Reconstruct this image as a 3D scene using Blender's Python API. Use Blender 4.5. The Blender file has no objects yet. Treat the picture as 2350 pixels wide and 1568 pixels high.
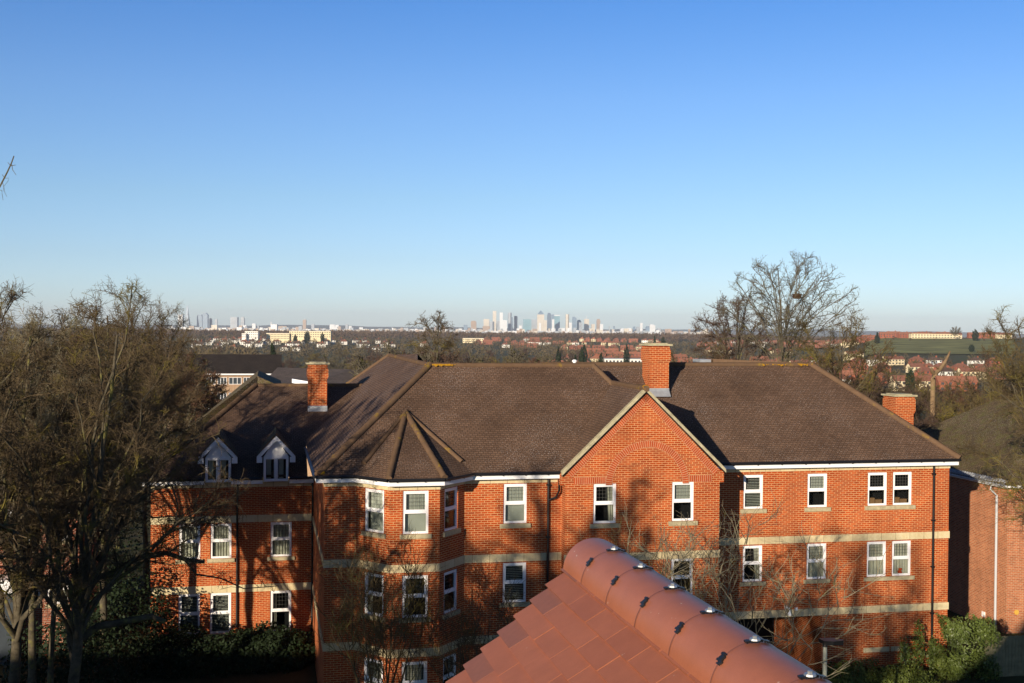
import bpy, math, random
import numpy as np
from mathutils import Vector, Matrix
random.seed(7)
SC = bpy.context.scene
COL = SC.collection
# ------------------------------------------------------------------ camera model
F = 2650.0; CZ = 13.2
PITCH = math.atan((784-751.5)/F); ROLL = math.radians(0.5)
fw = Vector((0, math.cos(PITCH), -math.sin(PITCH)))
rt0 = Vector((1, 0, 0)); up0 = rt0.cross(fw)
rt = rt0*math.cos(ROLL) + up0*math.sin(ROLL)
up = up0*math.cos(ROLL) - rt0*math.sin(ROLL)
cam = bpy.data.objects.new('camera', bpy.data.cameras.new('camera')); COL.objects.link(cam)
M = Matrix((rt, up, -fw)).transposed().to_4x4(); M.translation = (0, 0, CZ)
cam.matrix_world = M
cam.data.sensor_width = 36; cam.data.lens = F/2350*36; cam.data.clip_start = .1; cam.data.clip_end = 60000
SC.camera = cam
CAM = Vector((0, 0, CZ))
def ray(x, y): return fw + rt*((x-1175)/F) + up*((784-y)/F)
A = math.radians(12); CA, SA = math.cos(A), math.sin(A)
def loc(p): return Vector((p.x*CA+p.y*SA, -p.x*SA+p.y*CA, p.z))      # world -> facade frame (u, v, z)
def wld(u, v, z=0): return Vector((u*CA-v*SA, u*SA+v*CA, z))
def FV(x, y, v):            # point of facade plane v seen at (x, y): (u, z)
    d = ray(x, y); dl = loc(d); t = v/dl.y; return dl.x*t, CZ+dl.z*t
def FP(x, y, p0, e):        # same on a vertical plane through p0 along e (facade frame): (s, z)
    d = loc(ray(x, y)); n = Vector((-e[1], e[0])); t = (p0[0]*n.x+p0[1]*n.y)/(d.x*n.x+d.y*n.y)
    q = (d.x*t-p0[0], d.y*t-p0[1]); return q[0]*e[0]+q[1]*e[1], CZ+d.z*t
def at(x, y, Y):            # world point seen at (x, y) at distance Y
    d = ray(x, y); return CAM + d*(Y/d.y)
# ------------------------------------------------------------------ helpers
def tag(o, label=None, cat=None, group=None, kind=None):
    if label: o['label'] = label
    if cat: o['category'] = cat
    if group: o['group'] = group
    if kind: o['kind'] = kind
    return o
def empty(name, l=(0, 0, 0), rz=0, **k):
    o = bpy.data.objects.new(name, None); COL.objects.link(o); o.location = l; o.rotation_euler = (0, 0, rz)
    o.empty_display_size = .1; return tag(o, **k)
def dup(root, l, rz=None, sc=None, **k):
    r = root.copy(); COL.objects.link(r); r.location = l
    if rz is not None: r.rotation_euler = (0, 0, rz)
    if sc is not None: r.scale = sc if hasattr(sc, '__len__') else (sc, sc, sc)
    for c in list(root.children):
        d = c.copy(); COL.objects.link(d); d.parent = r
        for g in list(c.children):
            e = g.copy(); COL.objects.link(e); e.parent = d
    return tag(r, **k)
class MB:
    def __init__(s, off=(0, 0, 0)): s.v = []; s.f = []; s.uv = []; s.m = []; s.off = Vector(off)
    def poly(s, pts, uvs=None, mi=0):
        n = len(s.v); pts = [Vector(p) for p in pts]; s.v += [p-s.off for p in pts]; s.f.append(tuple(range(n, n+len(pts))))
        if uvs is None:
            a = pts[1]-pts[0]; nn = a.cross(pts[-1]-pts[0])
            if abs(nn.z) > .98*nn.length: uvs = [(p.x, p.y) for p in pts]
            elif abs(nn.x) > abs(nn.y): uvs = [(p.y, p.z) for p in pts]
            else: uvs = [(p.x, p.z) for p in pts]
        s.uv += list(uvs); s.m.append(mi)
    def box(s, o, e1, e2, e3, mi=0):      # corner o, three edge vectors
        o, a, b, c = map(Vector, (o, e1, e2, e3))
        P = lambda i, j, k: o+a*i+b*j+c*k
        if a.cross(b).dot(c) < 0: a, b = b, a
        P = lambda i, j, k: o+a*i+b*j+c*k
        for q in (((0,0,0),(0,1,0),(1,1,0),(1,0,0)), ((0,0,1),(1,0,1),(1,1,1),(0,1,1)), ((0,0,0),(1,0,0),(1,0,1),(0,0,1)),
                  ((1,0,0),(1,1,0),(1,1,1),(1,0,1)), ((1,1,0),(0,1,0),(0,1,1),(1,1,1)), ((0,1,0),(0,0,0),(0,0,1),(0,1,1))):
            s.poly([P(*t) for t in q], None, mi)
    def bx(s, x0, y0, z0, x1, y1, z1, mi=0): s.box((x0, y0, z0), (x1-x0, 0, 0), (0, y1-y0, 0), (0, 0, z1-z0), mi)
    def tube(s, pts, r, k=8, mi=0, cap=True, arc=None):
        pts = [Vector(p) for p in pts]; rings = []
        rr = r if hasattr(r, '__len__') else [r]*len(pts)
        for i, p in enumerate(pts):
            t = (pts[min(i+1, len(pts)-1)]-pts[max(i-1, 0)]).normalized()
            ref = Vector((0, 0, 1)) if abs(t.z) < .9 else Vector((0, 1, 0))
            a = t.cross(ref).normalized(); b = a.cross(t)
            rings.append([p+(a*math.cos(2*math.pi*j/k)+b*math.sin(2*math.pi*j/k))*rr[i] for j in range(k)])
        L = 0
        for i in range(len(pts)-1):
            L2 = L+(pts[i+1]-pts[i]).length
            for j in range(k):
                j2 = (j+1) % k
                s.poly([rings[i][j], rings[i][j2], rings[i+1][j2], rings[i+1][j]], [(j/k, L), ((j+1)/k, L), ((j+1)/k, L2), (j/k, L2)], mi)
            L = L2
        if cap: s.poly(list(reversed(rings[0])), None, mi); s.poly(rings[-1], None, mi)
    def build(s, name, mats, parent=None, smooth=False, **k):
        me = bpy.data.meshes.new(name); me.from_pydata([tuple(v) for v in s.v], [], s.f)
        if s.uv:
            ul = me.uv_layers.new(name='UVMap'); ul.data.foreach_set('uv', np.array([tuple(u) for u in s.uv], 'f').ravel())
        mats = mats if isinstance(mats, (list, tuple)) else [mats]
        for m in mats: me.materials.append(m)
        me.polygons.foreach_set('material_index', s.m)
        if smooth: me.polygons.foreach_set('use_smooth', [True]*len(me.polygons))
        me.update(); o = bpy.data.objects.new(name, me); COL.objects.link(o)
        if parent: o.parent = parent
        return tag(o, **k)
def smooth_by_weld(o, ang=40):
    import bmesh
    bm = bmesh.new(); bm.from_mesh(o.data); bmesh.ops.remove_doubles(bm, verts=bm.verts, dist=1e-4)
    for f in bm.faces: f.smooth = True
    for e in bm.edges:
        if len(e.link_faces) == 2 and e.calc_face_angle(0) > math.radians(ang): e.smooth = False
    bm.to_mesh(o.data); bm.free()
# ------------------------------------------------------------------ materials
class NT:
    def __init__(s, name):
        s.alb = 1 if any(k in name for k in ('white', 'cladding', 'render', 'steel', 'glass', 'field')) else .76
        s.mat = bpy.data.materials.new(name); s.mat.use_nodes = True; s.t = s.mat.node_tree; s.t.nodes.clear()
        s.out = s.n('ShaderNodeOutputMaterial'); s.b = s.n('ShaderNodeBsdfPrincipled'); s.l(s.b.outputs[0], s.out.inputs[0])
    def n(s, ty, **k):
        x = s.t.nodes.new(ty)
        for a, v in k.items():
            if a.startswith('i_'):
                key = a[2:].replace('_', ' ')
                x.inputs[int(key) if key.isdigit() else key].default_value = v
            else: setattr(x, a, v)
        return x
    def l(s, a, b): s.t.links.new(a, b)
    def coord(s, kind='Object', scale=(1, 1, 1)):
        tc = s.n('ShaderNodeTexCoord'); mp = s.n('ShaderNodeMapping'); mp.inputs['Scale'].default_value = scale
        s.l(tc.outputs[kind], mp.inputs[0]); return mp.outputs[0]
    def noise(s, co, sc, det=3, rough=.6):
        x = s.n('ShaderNodeTexNoise'); x.inputs['Scale'].default_value = sc; x.inputs['Detail'].default_value = det
        x.inputs['Roughness'].default_value = rough; s.l(co, x.inputs['Vector']); return x.outputs['Fac']
    def ramp(s, fac, stops):
        x = s.n('ShaderNodeValToRGB'); s.l(fac, x.inputs[0]); e = x.color_ramp.elements
        while len(e) < len(stops): e.new(.5)
        for i, (p, c) in enumerate(stops):
            e[i].position = p; e[i].color = (*c, 1) if hasattr(c, '__len__') else (c, c, c, 1)
        return x.outputs[0]
    def mix(s, fac, a, b, mode='MIX'):
        x = s.n('ShaderNodeMix', data_type='RGBA', blend_type=mode)
        for sock, v in ((x.inputs[0], fac), (x.inputs[6], a), (x.inputs[7], b)):
            if hasattr(v, 'node'): s.l(v, sock)
            elif hasattr(v, '__len__'): sock.default_value = (*v, 1)
            else: sock.default_value = v
        return x.outputs[2]
    def bump(s, h, st=.3, d=.01):
        x = s.n('ShaderNodeBump'); x.inputs['Strength'].default_value = st; x.inputs['Distance'].default_value = d
        s.l(h, x.inputs['Height']); s.l(x.outputs[0], s.b.inputs['Normal'])
    def fin(s, col, rough=.8, spec=.3, metal=0):
        if s.alb != 1: col = s.mix(1, col, (s.alb,)*3, 'MULTIPLY')
        if hasattr(col, 'node'): s.l(col, s.b.inputs['Base Color'])
        else: s.b.inputs['Base Color'].default_value = (*col, 1)
        s.b.inputs['Roughness'].default_value = rough; s.b.inputs['Specular IOR Level'].default_value = spec
        s.b.inputs['Metallic'].default_value = metal
        return s.mat
def m_brick(name, c1, c2, mortar, w=.225, h=.075, ms=.009, dirt=.25):
    s = NT(name); uv = s.coord('UV'); br = s.n('ShaderNodeTexBrick')
    br.inputs['Scale'].default_value = 1; br.inputs['Brick Width'].default_value = w; br.inputs['Row Height'].default_value = h
    br.inputs['Mortar Size'].default_value = ms; br.inputs['Mortar Smooth'].default_value = .2; br.inputs['Bias'].default_value = 0
    br.inputs['Color1'].default_value = (*c1, 1); br.inputs['Color2'].default_value = (*c2, 1); br.inputs['Mortar'].default_value = (*mortar, 1)
    s.l(uv, br.inputs['Vector'])
    n = s.noise(uv, .7, 4); c = s.mix(dirt, br.outputs['Color'], s.ramp(n, [(.3, .35), (.7, .75)]), 'OVERLAY')
    mp = s.n('ShaderNodeMapping'); mp.inputs['Scale'].default_value = (2.2, .22, 1); s.l(uv, mp.inputs[0]); n3 = s.noise(mp.outputs[0], 1.0, 5, .65); c = s.mix(.28, c, s.ramp(n3, [(.35, .32), (.6, .66)]), 'OVERLAY')
    n2 = s.noise(uv, 14, 3); c = s.mix(.3, c, s.ramp(n2, [(.3, .3), (.7, .7)]), 'OVERLAY')
    s.bump(s.mix(1, br.outputs['Fac'], (0, 0, 0), 'MIX') if False else br.outputs['Fac'], -.4, .006)
    return s.fin(c, .9, .15)
def m_plain(name, col, rough=.6, spec=.3, var=.15, sc=6, metal=0, kind='Object'):
    s = NT(name); co = s.coord(kind); n = s.noise(co, sc, 4)
    c = s.mix(var, col, s.ramp(n, [(.25, .2), (.75, .8)]), 'OVERLAY'); return s.fin(c, rough, spec, metal)
def m_roof(name, c1, c2, speck, gauge=.1, w=.165, thr=.66, moss=None, white=(.55, .5, .47)):
    s = NT(name); uv = s.coord('UV'); br = s.n('ShaderNodeTexBrick')
    for k, v in (('Scale', 1), ('Brick Width', w), ('Row Height', gauge), ('Mortar Size', .012), ('Mortar Smooth', .3)): br.inputs[k].default_value = v
    br.inputs['Color1'].default_value = (*c1, 1); br.inputs['Color2'].default_value = (*c2, 1)
    br.inputs['Mortar'].default_value = tuple(x*.35 for x in c1)+(1,)
    s.l(uv, br.inputs['Vector'])
    n = s.noise(uv, .55, 5, .65); c = s.mix(.6, br.outputs['Color'], s.ramp(n, [(.3, .28), (.7, .72)]), 'OVERLAY')
    if moss:
        nm = s.noise(uv, 2.2, 6, .75); c = s.mix(s.ramp(nm, [(.47, 0), (.62, .85)]), c, moss)
    # pale lichen dots, thicker in patches
    vo = s.n('ShaderNodeTexNoise'); vo.inputs['Scale'].default_value = 24; vo.inputs['Detail'].default_value = 2; s.l(uv, vo.inputs['Vector'])
    pt = s.noise(uv, .35, 3); ad = s.n('ShaderNodeMath', operation='MULTIPLY_ADD'); s.l(pt, ad.inputs[0]); ad.inputs[1].default_value = .28; s.l(vo.outputs['Fac'], ad.inputs[2])
    sp = s.ramp(ad.outputs[0], [(thr+.09, 0), (thr+.19, speck)]); c = s.mix(sp, c, white)
    # course saw-tooth for relief
    sx = s.n('ShaderNodeSeparateXYZ'); s.l(uv, sx.inputs[0])
    dv = s.n('ShaderNodeMath', operation='DIVIDE'); s.l(sx.outputs[1], dv.inputs[0]); dv.inputs[1].default_value = gauge
    fr = s.n('ShaderNodeMath', operation='FRACT'); s.l(dv.outputs[0], fr.inputs[0])
    inv = s.n('ShaderNodeMath', operation='SUBTRACT'); inv.inputs[0].default_value = 1; s.l(fr.outputs[0], inv.inputs[1])
    s.bump(inv.outputs[0], .9, .02)
    return s.fin(c, .85, .2)
def m_bark(name, dark, light, lich=None, amt=.5, sc=1.6):
    s = NT(name); co = s.coord('Object'); n = s.noise(co, sc*2.5, 5, .7)
    c = s.mix(s.ramp(n, [(.3, 0), (.7, 1)]), dark, light)
    if lich:
        n2 = s.noise(co, sc, 4, .7); c = s.mix(s.ramp(n2, [(.62-.2*amt, 0), (.72-.15*amt, .9)]), c, lich)
    return s.fin(c, .9, .1)
MAT = {}
MAT['brick'] = m_brick('red_brick', (.49, .080, .012), (.32, .046, .009), (.62, .34, .16), ms=.0105, dirt=.4)
MAT['brick2'] = m_brick('weathered_brick', (.58, .19, .08), (.38, .11, .045), (.52, .40, .26))
MAT['brickB'] = m_brick('brown_brick', (.36, .10, .05), (.24, .07, .035), (.42, .34, .27))
MAT['brickY'] = m_brick('buff_brick', (.46, .30, .17), (.40, .22, .12), (.42, .36, .28), dirt=.15)
MAT['soldier'] = m_brick('soldier_brick', (.48, .085, .022), (.42, .07, .019), (.56, .36, .22), w=.075, h=.235)
MAT['stone'] = m_brick('cream_stone', (.72, .60, .36), (.66, .54, .32), (.38, .3, .18), w=.6, h=3, ms=.012, dirt=.35)
MAT['sill'] = m_plain('sill_stone', (.50, .43, .27), .8, .2, .5, 5)
MAT['white'] = m_plain('white_upvc', (.80, .80, .80), .35, .4, .05)
MAT['blk'] = m_plain('black_plastic', (.012, .012, .013), .4, .4, .1)
MAT['roofA'] = m_roof('brown_tiles', (.205, .124, .080), (.145, .086, .056), .6)
MAT['roofM'] = m_roof('mossy_tiles', (.20, .14, .075), (.12, .085, .045), .6, thr=.64, moss=(.14, .13, .035), white=(.55, .52, .42))
MAT['roofG'] = m_roof('grey_brown_tiles', (.18, .14, .11), (.14, .11, .09), .3, gauge=.3, w=.3, thr=.7)
MAT['ridge'] = m_bark('ridge_tile_clay', (.135, .085, .052), (.185, .115, .07), (.34, .22, .03), .12, 1.2)
MAT['verge'] = m_plain('pale_verge_mortar', (.48, .43, .28), .9, .2, .5, 7)
MAT['lead'] = m_plain('lead_flashing', (.33, .35, .38), .5, .5, .3)
def m_glass():
    s = NT('window_glass'); s.b.inputs['Base Color'].default_value = (.02, .025, .03, 1)
    g = s.n('ShaderNodeBsdfGlossy'); g.inputs['Roughness'].default_value = .03; g.inputs['Color'].default_value = (.9, .95, 1, 1)
    t = s.n('ShaderNodeBsdfTransparent'); t.inputs[0].default_value = (.8, .84, .82, 1)
    fr = s.n('ShaderNodeFresnel'); fr.inputs[0].default_value = 1.5
    mx = s.n('ShaderNodeMixShader'); s.l(fr.outputs[0], mx.inputs[0]); s.l(t.outputs[0], mx.inputs[1]); s.l(g.outputs[0], mx.inputs[2])
    s.l(mx.outputs[0], s.out.inputs[0]); return s.mat
MAT['glass'] = m_glass()
MAT['curtain'] = m_plain('curtain_cloth', (.62, .60, .50), .9, .1, .3, 10)
MAT['blind'] = m_plain('pale_roller_blind', (.55, .56, .50), .9, .1, .15, 2)
MAT['dark'] = m_plain('shade_black', (.02, .02, .022), .9, .1, .1)  # near-black in place of the shade inside rooms and passage
MAT['lattice'] = m_plain('lead_lattice', (.10, .10, .09), .6, .3, .1)
MAT['card'] = m_plain('cardboard', (.36, .2, .1), .8, .2, .2)
MAT['red'] = m_plain('orange_flowers', (.8, .12, .03), .7, .2, .2)
MAT['bark1'] = m_bark('lichened_bark', (.05, .042, .03), (.16, .135, .09), (.20, .185, .055), .5)
MAT['bark1t'] = m_bark('lichened_twigs', (.075, .052, .032), (.185, .138, .078), (.22, .18, .035), .4, .9)
MAT['bark2'] = m_bark('red_brown_twigs', (.10, .052, .032), (.16, .09, .055), (.14, .12, .03), .2, .5)
MAT['bark3'] = m_bark('grey_bark', (.10, .085, .062), (.19, .165, .12), (.18, .17, .05), .45)
MAT['bark4'] = m_bark('olive_twigs', (.09, .066, .036), (.16, .12, .06), (.24, .20, .04), .55, .5)
MAT['barkP'] = m_bark('pale_bark', (.2, .17, .11), (.36, .32, .22), (.24, .23, .08), .3, 2.5)
MAT['barkR'] = m_bark('purple_brown_twigs', (.085, .055, .042), (.14, .095, .07), (.13, .11, .04), .15, .5)
MAT['leafD'] = m_plain('dark_evergreen', (.018, .032, .011), .7, .2, .6, .6)
MAT['leafM'] = m_plain('mid_green_leaf', (.10, .13, .02), .6, .3, .8, 1.5)
MAT['ivy'] = m_plain('glossy_ivy_leaf', (.11, .15, .03), .5, .4, .8, 3)
MAT['pane2'] = m_plain('far_glass', (.05, .06, .07), .15, .6, .3, 3)
# ------------------------------------------------------------------ terrain
DZ = [(0, 0), (62, 0), (200, -5), (400, -14), (800, -20), (1200, -23), (1600, -22), (2000, -18), (2400, -15), (3000, -14), (4000, -25), (6000, -42), (9000, -45), (40000, -47)]
def sst(a, b, x):
    t = np.clip((x-a)/(b-a), 0, 1); return t*t*(3-2*t)
def terr(X, Y):
    X = np.asarray(X, float); Y = np.asarray(Y, float)
    D = np.hypot(X, Y); z = np.interp(D, [a for a, b in DZ], [b for a, b in DZ])
    az = X/np.maximum(np.abs(Y), 1)*2650+1175
    z = z + sst(1870, 2040, az)*np.interp(D, [950, 1100, 1250, 1450, 1620, 1760, 2100, 2600], [0, 5, 13.5, 20, 24.5, 25, 8, 0])*(Y > 0)
    z = z + (D > 350)*np.minimum((D-350)/600, 1)*1.6*np.sin(X*.009+1)*np.sin(Y*.006)
    return z
def tz(x, y): return float(terr(x, y))
def m_ground():
    s = NT('winter_ground'); co = s.coord('Object'); n = s.noise(co, .02, 6, .7); n2 = s.noise(co, .6, 4)
    c = s.mix(s.ramp(n, [(.35, 0), (.6, 1)]), (.10, .075, .042), (.085, .10, .035)); c = s.mix(.5, c, s.ramp(n2, [(.3, .3), (.7, .7)]), 'OVERLAY')
    return s.fin(c, .95, .1)
MAT['ground'] = m_ground()
rs = [0, 20, 45, 62, 80, 110, 150, 200, 260, 330, 400, 500, 600, 700, 800, 900, 1000, 1100, 1200, 1300, 1400, 1500, 1600, 1700, 1800, 1900, 2000, 2200, 2400, 2700, 3000, 3500, 4000, 5000, 6000, 7500, 9000, 11000, 13000]
na = 240; gb = MB(); V = [(0, 0, 0)]
for r in rs[1:]:
    for k in range(na):
        a = 2*math.pi*k/na; x, y = r*math.sin(a), r*math.cos(a); V.append((x, y, tz(x, y)))
Fc = [(0, 1+(k+1) % na, 1+k) for k in range(na)]
for i in range(len(rs)-2):
    for k in range(na):
        a, b = 1+i*na+k, 1+i*na+(k+1) % na; Fc.append((a, b, b+na, a+na))
me = bpy.data.meshes.new('ground'); me.from_pydata(V, [], Fc); me.materials.append(MAT['ground'])
g = bpy.data.objects.new('ground', me); COL.objects.link(g); tag(g, kind='structure', label='winter ground falling away into the valley', cat='ground')
# green hillside field
MAT['field'] = m_plain('field_grass', (.20, .20, .065), .95, .1, .8, .03)
X0 = []; xs = np.linspace(1985, 2330, 36); ds = np.linspace(1255, 1640, 26)
for d in ds:
    for x in xs:
        t = (x-1175)/2650; yy = d/math.hypot(1, t); xx = t*yy; X0.append((xx, yy, tz(xx, yy)+.5))
Fc = [(j*36+i, j*36+i+1, j*36+i+37, j*36+i+36) for j in range(25) for i in range(35)]
me = bpy.data.meshes.new('grass_field'); me.from_pydata(X0, [], Fc); me.materials.append(MAT['field'])
fo = bpy.data.objects.new('grass_field', me); COL.objects.link(fo); tag(fo, kind='structure', label='green grass field on the far hillside', cat='field')
# distant hills
MAT['hill'] = m_plain('far_hill', (.10, .13, .14), .95, .1, .4, .002)
hb = MB(); N = 90; prev = None
for i in range(N+1):
    t = -.62+1.24*i/N; x, y = 12200*t, 12200.0
    h = 6+9*math.sin(i*.21+1)+5*math.sin(i*.63)+3*math.sin(i*1.7)
    cur = [(x, y-700, -90), (x, y-250, -90+(h+90)*.7), (x, y, h), (x, y+600, -90)]
    if prev:
        for a in range(3): hb.poly([prev[a], cur[a], cur[a+1], prev[a+1]], [(0, 0)]*4)
    prev = cur
hb.build('hills', MAT['hill'], smooth=True, kind='structure', label='low blue hills along the far horizon', cat='hills')

# ------------------------------------------------------------------ THE APARTMENT BUILDING (facade frame)
U0, V0 = 12.0, 42.0
OFF = (U0, V0, 0)
B = empty('apartment_building', wld(U0, V0), A, label='long red brick apartment block with brown tiled hipped roofs and cream stone bands', cat='apartment building')
def bm_(): return MB(OFF)
vM, vG, vR, vL = 38.68, 38.20, 40.28, 47.8
ZB = -0.3
def P3(p0, e, s, z, n=0): # on a wall: along s, height z, outwards n
    nx, ny = e[1], -e[0]
    return Vector((p0[0]+e[0]*s+nx*n, p0[1]+e[1]*s+ny*n, z))
def panel(mb, p0, e, s0, s1, z0, z1, holes=(), reveal=.10, mi=0):
    ss = sorted({s0, s1, *[h[0] for h in holes], *[h[2] for h in holes]}); zs = sorted({z0, z1, *[h[1] for h in holes], *[h[3] for h in holes]})
    ss = [s for s in ss if s0 <= s <= s1]; zs = [z for z in zs if z0 <= z <= z1]
    for a, b in zip(ss, ss[1:]):
        for c, d in zip(zs, zs[1:]):
            mx, mz = (a+b)/2, (c+d)/2
            if any(h[0] < mx < h[2] and h[1] < mz < h[3] for h in holes): continue
            mb.poly([P3(p0, e, a, c), P3(p0, e, b, c), P3(p0, e, b, d), P3(p0, e, a, d)], [(a, c), (b, c), (b, d), (a, d)], mi)
    for a, c, b, d in holes:
        r = -reveal
        for q in (((a, c), (a, d)), ((b, d), (b, c)), ((b, c), (a, c)), ((a, d), (b, d))):
            (x0, y0), (x1, y1) = q
            mb.poly([P3(p0, e, x0, y0), P3(p0, e, x1, y1), P3(p0, e, x1, y1, r), P3(p0, e, x0, y0, r)], [(x0, y0), (x1, y1), (x1+.1, y1), (x0+.1, y0)], mi)
wcount = [0]
def window(par, off, p0, e, s0, z0, s1, z1, sill=None, cur='none', split=.5, lattice=True, nosill=False, rec=.05):
    """white frame with a top light and a lower light; children pane, curtain, room, sill"""
    rnd = random.Random(wcount[0]*17+3); wcount[0] += 1
    fr = MB(off); w = s1-s0; h = z1-z0; fr_w = .075
    def bar(mb, a, c, b, d, n0, n1, mi=0):
        o = P3(p0, e, a, c, n0); mb.box(o, Vector((e[0], e[1], 0))*(b-a), Vector((e[1], -e[0], 0))*(n1-n0), (0, 0, d-c), mi)
    n0, n1 = -rec-.05, -rec+.015
    bar(fr, s0, z0, s0+fr_w, z1, n0, n1); bar(fr, s1-fr_w, z0, s1, z1, n0, n1)
    bar(fr, s0+fr_w, z0, s1-fr_w, z0+fr_w, n0, n1+.002); bar(fr, s0+fr_w, z1-fr_w, s1-fr_w, z1, n0, n1)
    zm = z0+h*split
    bar(fr, s0+fr_w, zm-.045, s1-fr_w, zm+.045, n0, n1+.003)
    # opening top sash frame
    q = .035
    bar(fr, s0+fr_w, zm+.045, s0+fr_w+q, z1-fr_w, n0, n1-.01); bar(fr, s1-fr_w-q, zm+.045, s1-fr_w, z1-fr_w, n0, n1-.01)
    bar(fr, s0+fr_w+q, z1-fr_w-q, s1-fr_w-q, z1-fr_w, n0, n1-.01); bar(fr, s0+fr_w+q, zm+.045, s1-fr_w-q, zm+.045+q, n0, n1-.01)
    fo = fr.build('window', MAT['white'], par)
    pn = MB(off); g0 = -rec-.03
    pn.poly([P3(p0, e, s0+.03, z0+.03, g0), P3(p0, e, s1-.03, z0+.03, g0), P3(p0, e, s1-.03, z1-.03, g0), P3(p0, e, s0+.03, z1-.03, g0)])
    pn.build('pane', MAT['glass'], fo)
    if lattice:
        la = MB(off); a0, a1, c0, c1 = s0+fr_w+q, s1-fr_w-q, zm+.08, z1-fr_w-q
        for i in range(1, 5): x = a0+(a1-a0)*i/5; bar(la, x-.004, c0, x+.004, c1, g0+.003, g0+.008)
        for i in range(1, 4): z = c0+(c1-c0)*i/4; bar(la, a0, z-.004, a1, z+.004, g0+.009, g0+.014)
        la.build('leaded_lattice', MAT['lattice'], fo)
    rm = MB(off); k = -rec-.6
    ps = lambda a, c, n: P3(p0, e, a, c, n)
    a, b, c, d = s0-.1, s1+.1, z0-.1, z1+.1
    rm.poly([ps(a, c, k), ps(b, c, k), ps(b, d, k), ps(a, d, k)])
    for (x0, y0, x1, y1) in ((a, c, a, d), (b, d, b, c), (b, c, a, c), (a, d, b, d)):
        rm.poly([ps(x0, y0, -.105), ps(x1, y1, -.105), ps(x1, y1, k), ps(x0, y0, k)])
    rm.build('room_interior', MAT['dark'], fo)
    if cur != 'none':
        cb = MB(off); kk = -rec-.14; mat = MAT['curtain']
        def cloth(a, b, c, d, amp=.03, f=26, taper=0):
            n = max(8, int((b-a)*60)); pr = None
            for i in range(n+1):
                s = a+(b-a)*i/n; w_ = amp*math.sin(s*f*2+1.3*math.sin(s*7)); pt = (ps(s+taper*(i/n if taper < 0 else 1-i/n), c, kk+w_), ps(s, d, kk+w_))
                if pr: cb.poly([pr[0], pt[0], pt[1], pr[1]])
                pr = pt
        if cur == 'full': cloth(s0, s1, z0, z1)
        elif cur == 'right': cloth(s1-w*.38, s1, z0, z1, taper=.08)
        elif cur == 'left': cloth(s0, s0+w*.3, z0, z1)
        elif cur == 'sides': cloth(s0, s0+w*.28, z0, z1); cloth(s1-w*.28, s1, z0, z1)
        elif cur == 'blind': mat = MAT['blind']; cloth(s0+.1, s1, z0, z1, 0)
        elif cur == 'topblind': mat = MAT['blind']; cloth(s0+.1, s1, zm-.05, z1, 0)
        elif cur == 'slats':
            mat = MAT['blind']
            zz = z0+.05
            while zz < z1: bar(cb, s0, zz, s1, zz+.022, kk, kk+.02); zz += .06
        elif cur == 'boxes':
            mat = MAT['card']; bar(cb, s0+.1, z0+.03, s0+w*.5, z0+.27, kk-.2, kk); bar(cb, s0+w*.55, z0+.03, s0+w*.9, z0+.2, kk-.2, kk-.02)
        cb.build({'boxes': 'cardboard_box', 'slats': 'blind', 'blind': 'blind', 'topblind': 'blind'}.get(cur, 'curtain'), mat, fo)
    if sill is not False and not nosill:
        sb = MB(off); ex = .13 if sill is None else sill
        bar(sb, s0-ex, z0-.15, s1+ex, z0-.004, -.09, .07); sb.build('sill', MAT['sill'], fo)
    return fo
def rect(x0, y0, x1, y1, v):   # picture rectangle on facade plane v
    a = FV(x0, (y0+y1)/2, v)[0]; b = FV(x1, (y0+y1)/2, v)[0]; xm = (x0+x1)/2
    return (a, FV(xm, y1, v)[1], b, FV(xm, y0, v)[1])
EX = (1, 0)
# --- main front (left block)
uML = FV(745, 1150, vM)[0]; uMR = FV(1295, 1150, vM)[0]
bay = [(FV(817, 1150, vM)[0], vM), (3.96, 37.50), (5.60, 37.50), (FV(1066, 1150, vM)[0], vM)]
zE = CZ - 5.0                       # top of main eaves
zF0 = FV(1200, 1099.6, vM-.3)[1]       # bottom of fascia
zF1 = FV(1200, 1087, vM-.3)[1]
zS0 = zF0-.17
wm = [rect(1157.3, 1110.4, 1210, 1201.2, vM), rect(1153.6, 1291.8, 1207, 1382.6, vM)]
third = rect(1151, 1473, 1205, 1564, vM)
wm.append(third)
def normw(ws):      # keep a column of windows plumb and one size
    a = sum(w[0] for w in ws)/len(ws); b = sum(w[2] for w in ws)/len(ws); return [(a, w[1], b, w[3]) for w in ws]
wm = normw(wm)
wall = bm_()
panel(wall, (0, vM), EX, uML, bay[0][0], ZB, zS0)
panel(wall, (0, vM), EX, bay[3][0], uMR, ZB, zS0, wm)
bw = {}
for i in range(3):
    p, q = bay[i], bay[i+1]; d = Vector((q[0]-p[0], q[1]-p[1])); L = d.length; e = (d.x/L, d.y/L)
    px = [[(837.8, 1122.4, 882, 1220), (835.7, 1312, 881.3, 1413), (833, 1509, 876, 1612)],
          [(924, 1126.5, 983.7, 1225.6), (922.7, 1321, 982, 1417.6), (922, 1519, 980, 1618)],
          [(1019.3, 1122, 1050, 1217), (1019, 1310, 1049.5, 1407), (1018, 1505, 1049, 1602)]][i]
    hs = []
    for (x0, y0, x1, y1) in px:
        a = FP(x0, (y0+y1)/2, p, e)[0]; b = FP(x1, (y0+y1)/2, p, e)[0]; zt = FP((x0+x1)/2, y0, p, e)[1]; zb = FP((x0+x1)/2, y1, p, e)[1]
        hs.append((a, zb, b, zt))
    hs = normw(hs); c = (hs[0][0]+hs[0][2])/2; w = min(hs[0][2]-hs[0][0], L-.45); c = min(max(c, .2+w/2), L-.2-w/2)
    hs = [(c-w/2, h[1], c+w/2, h[3]) for h in hs]
    # equal levels on all three facets
    bw[i] = (p, e, L, hs)
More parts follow.
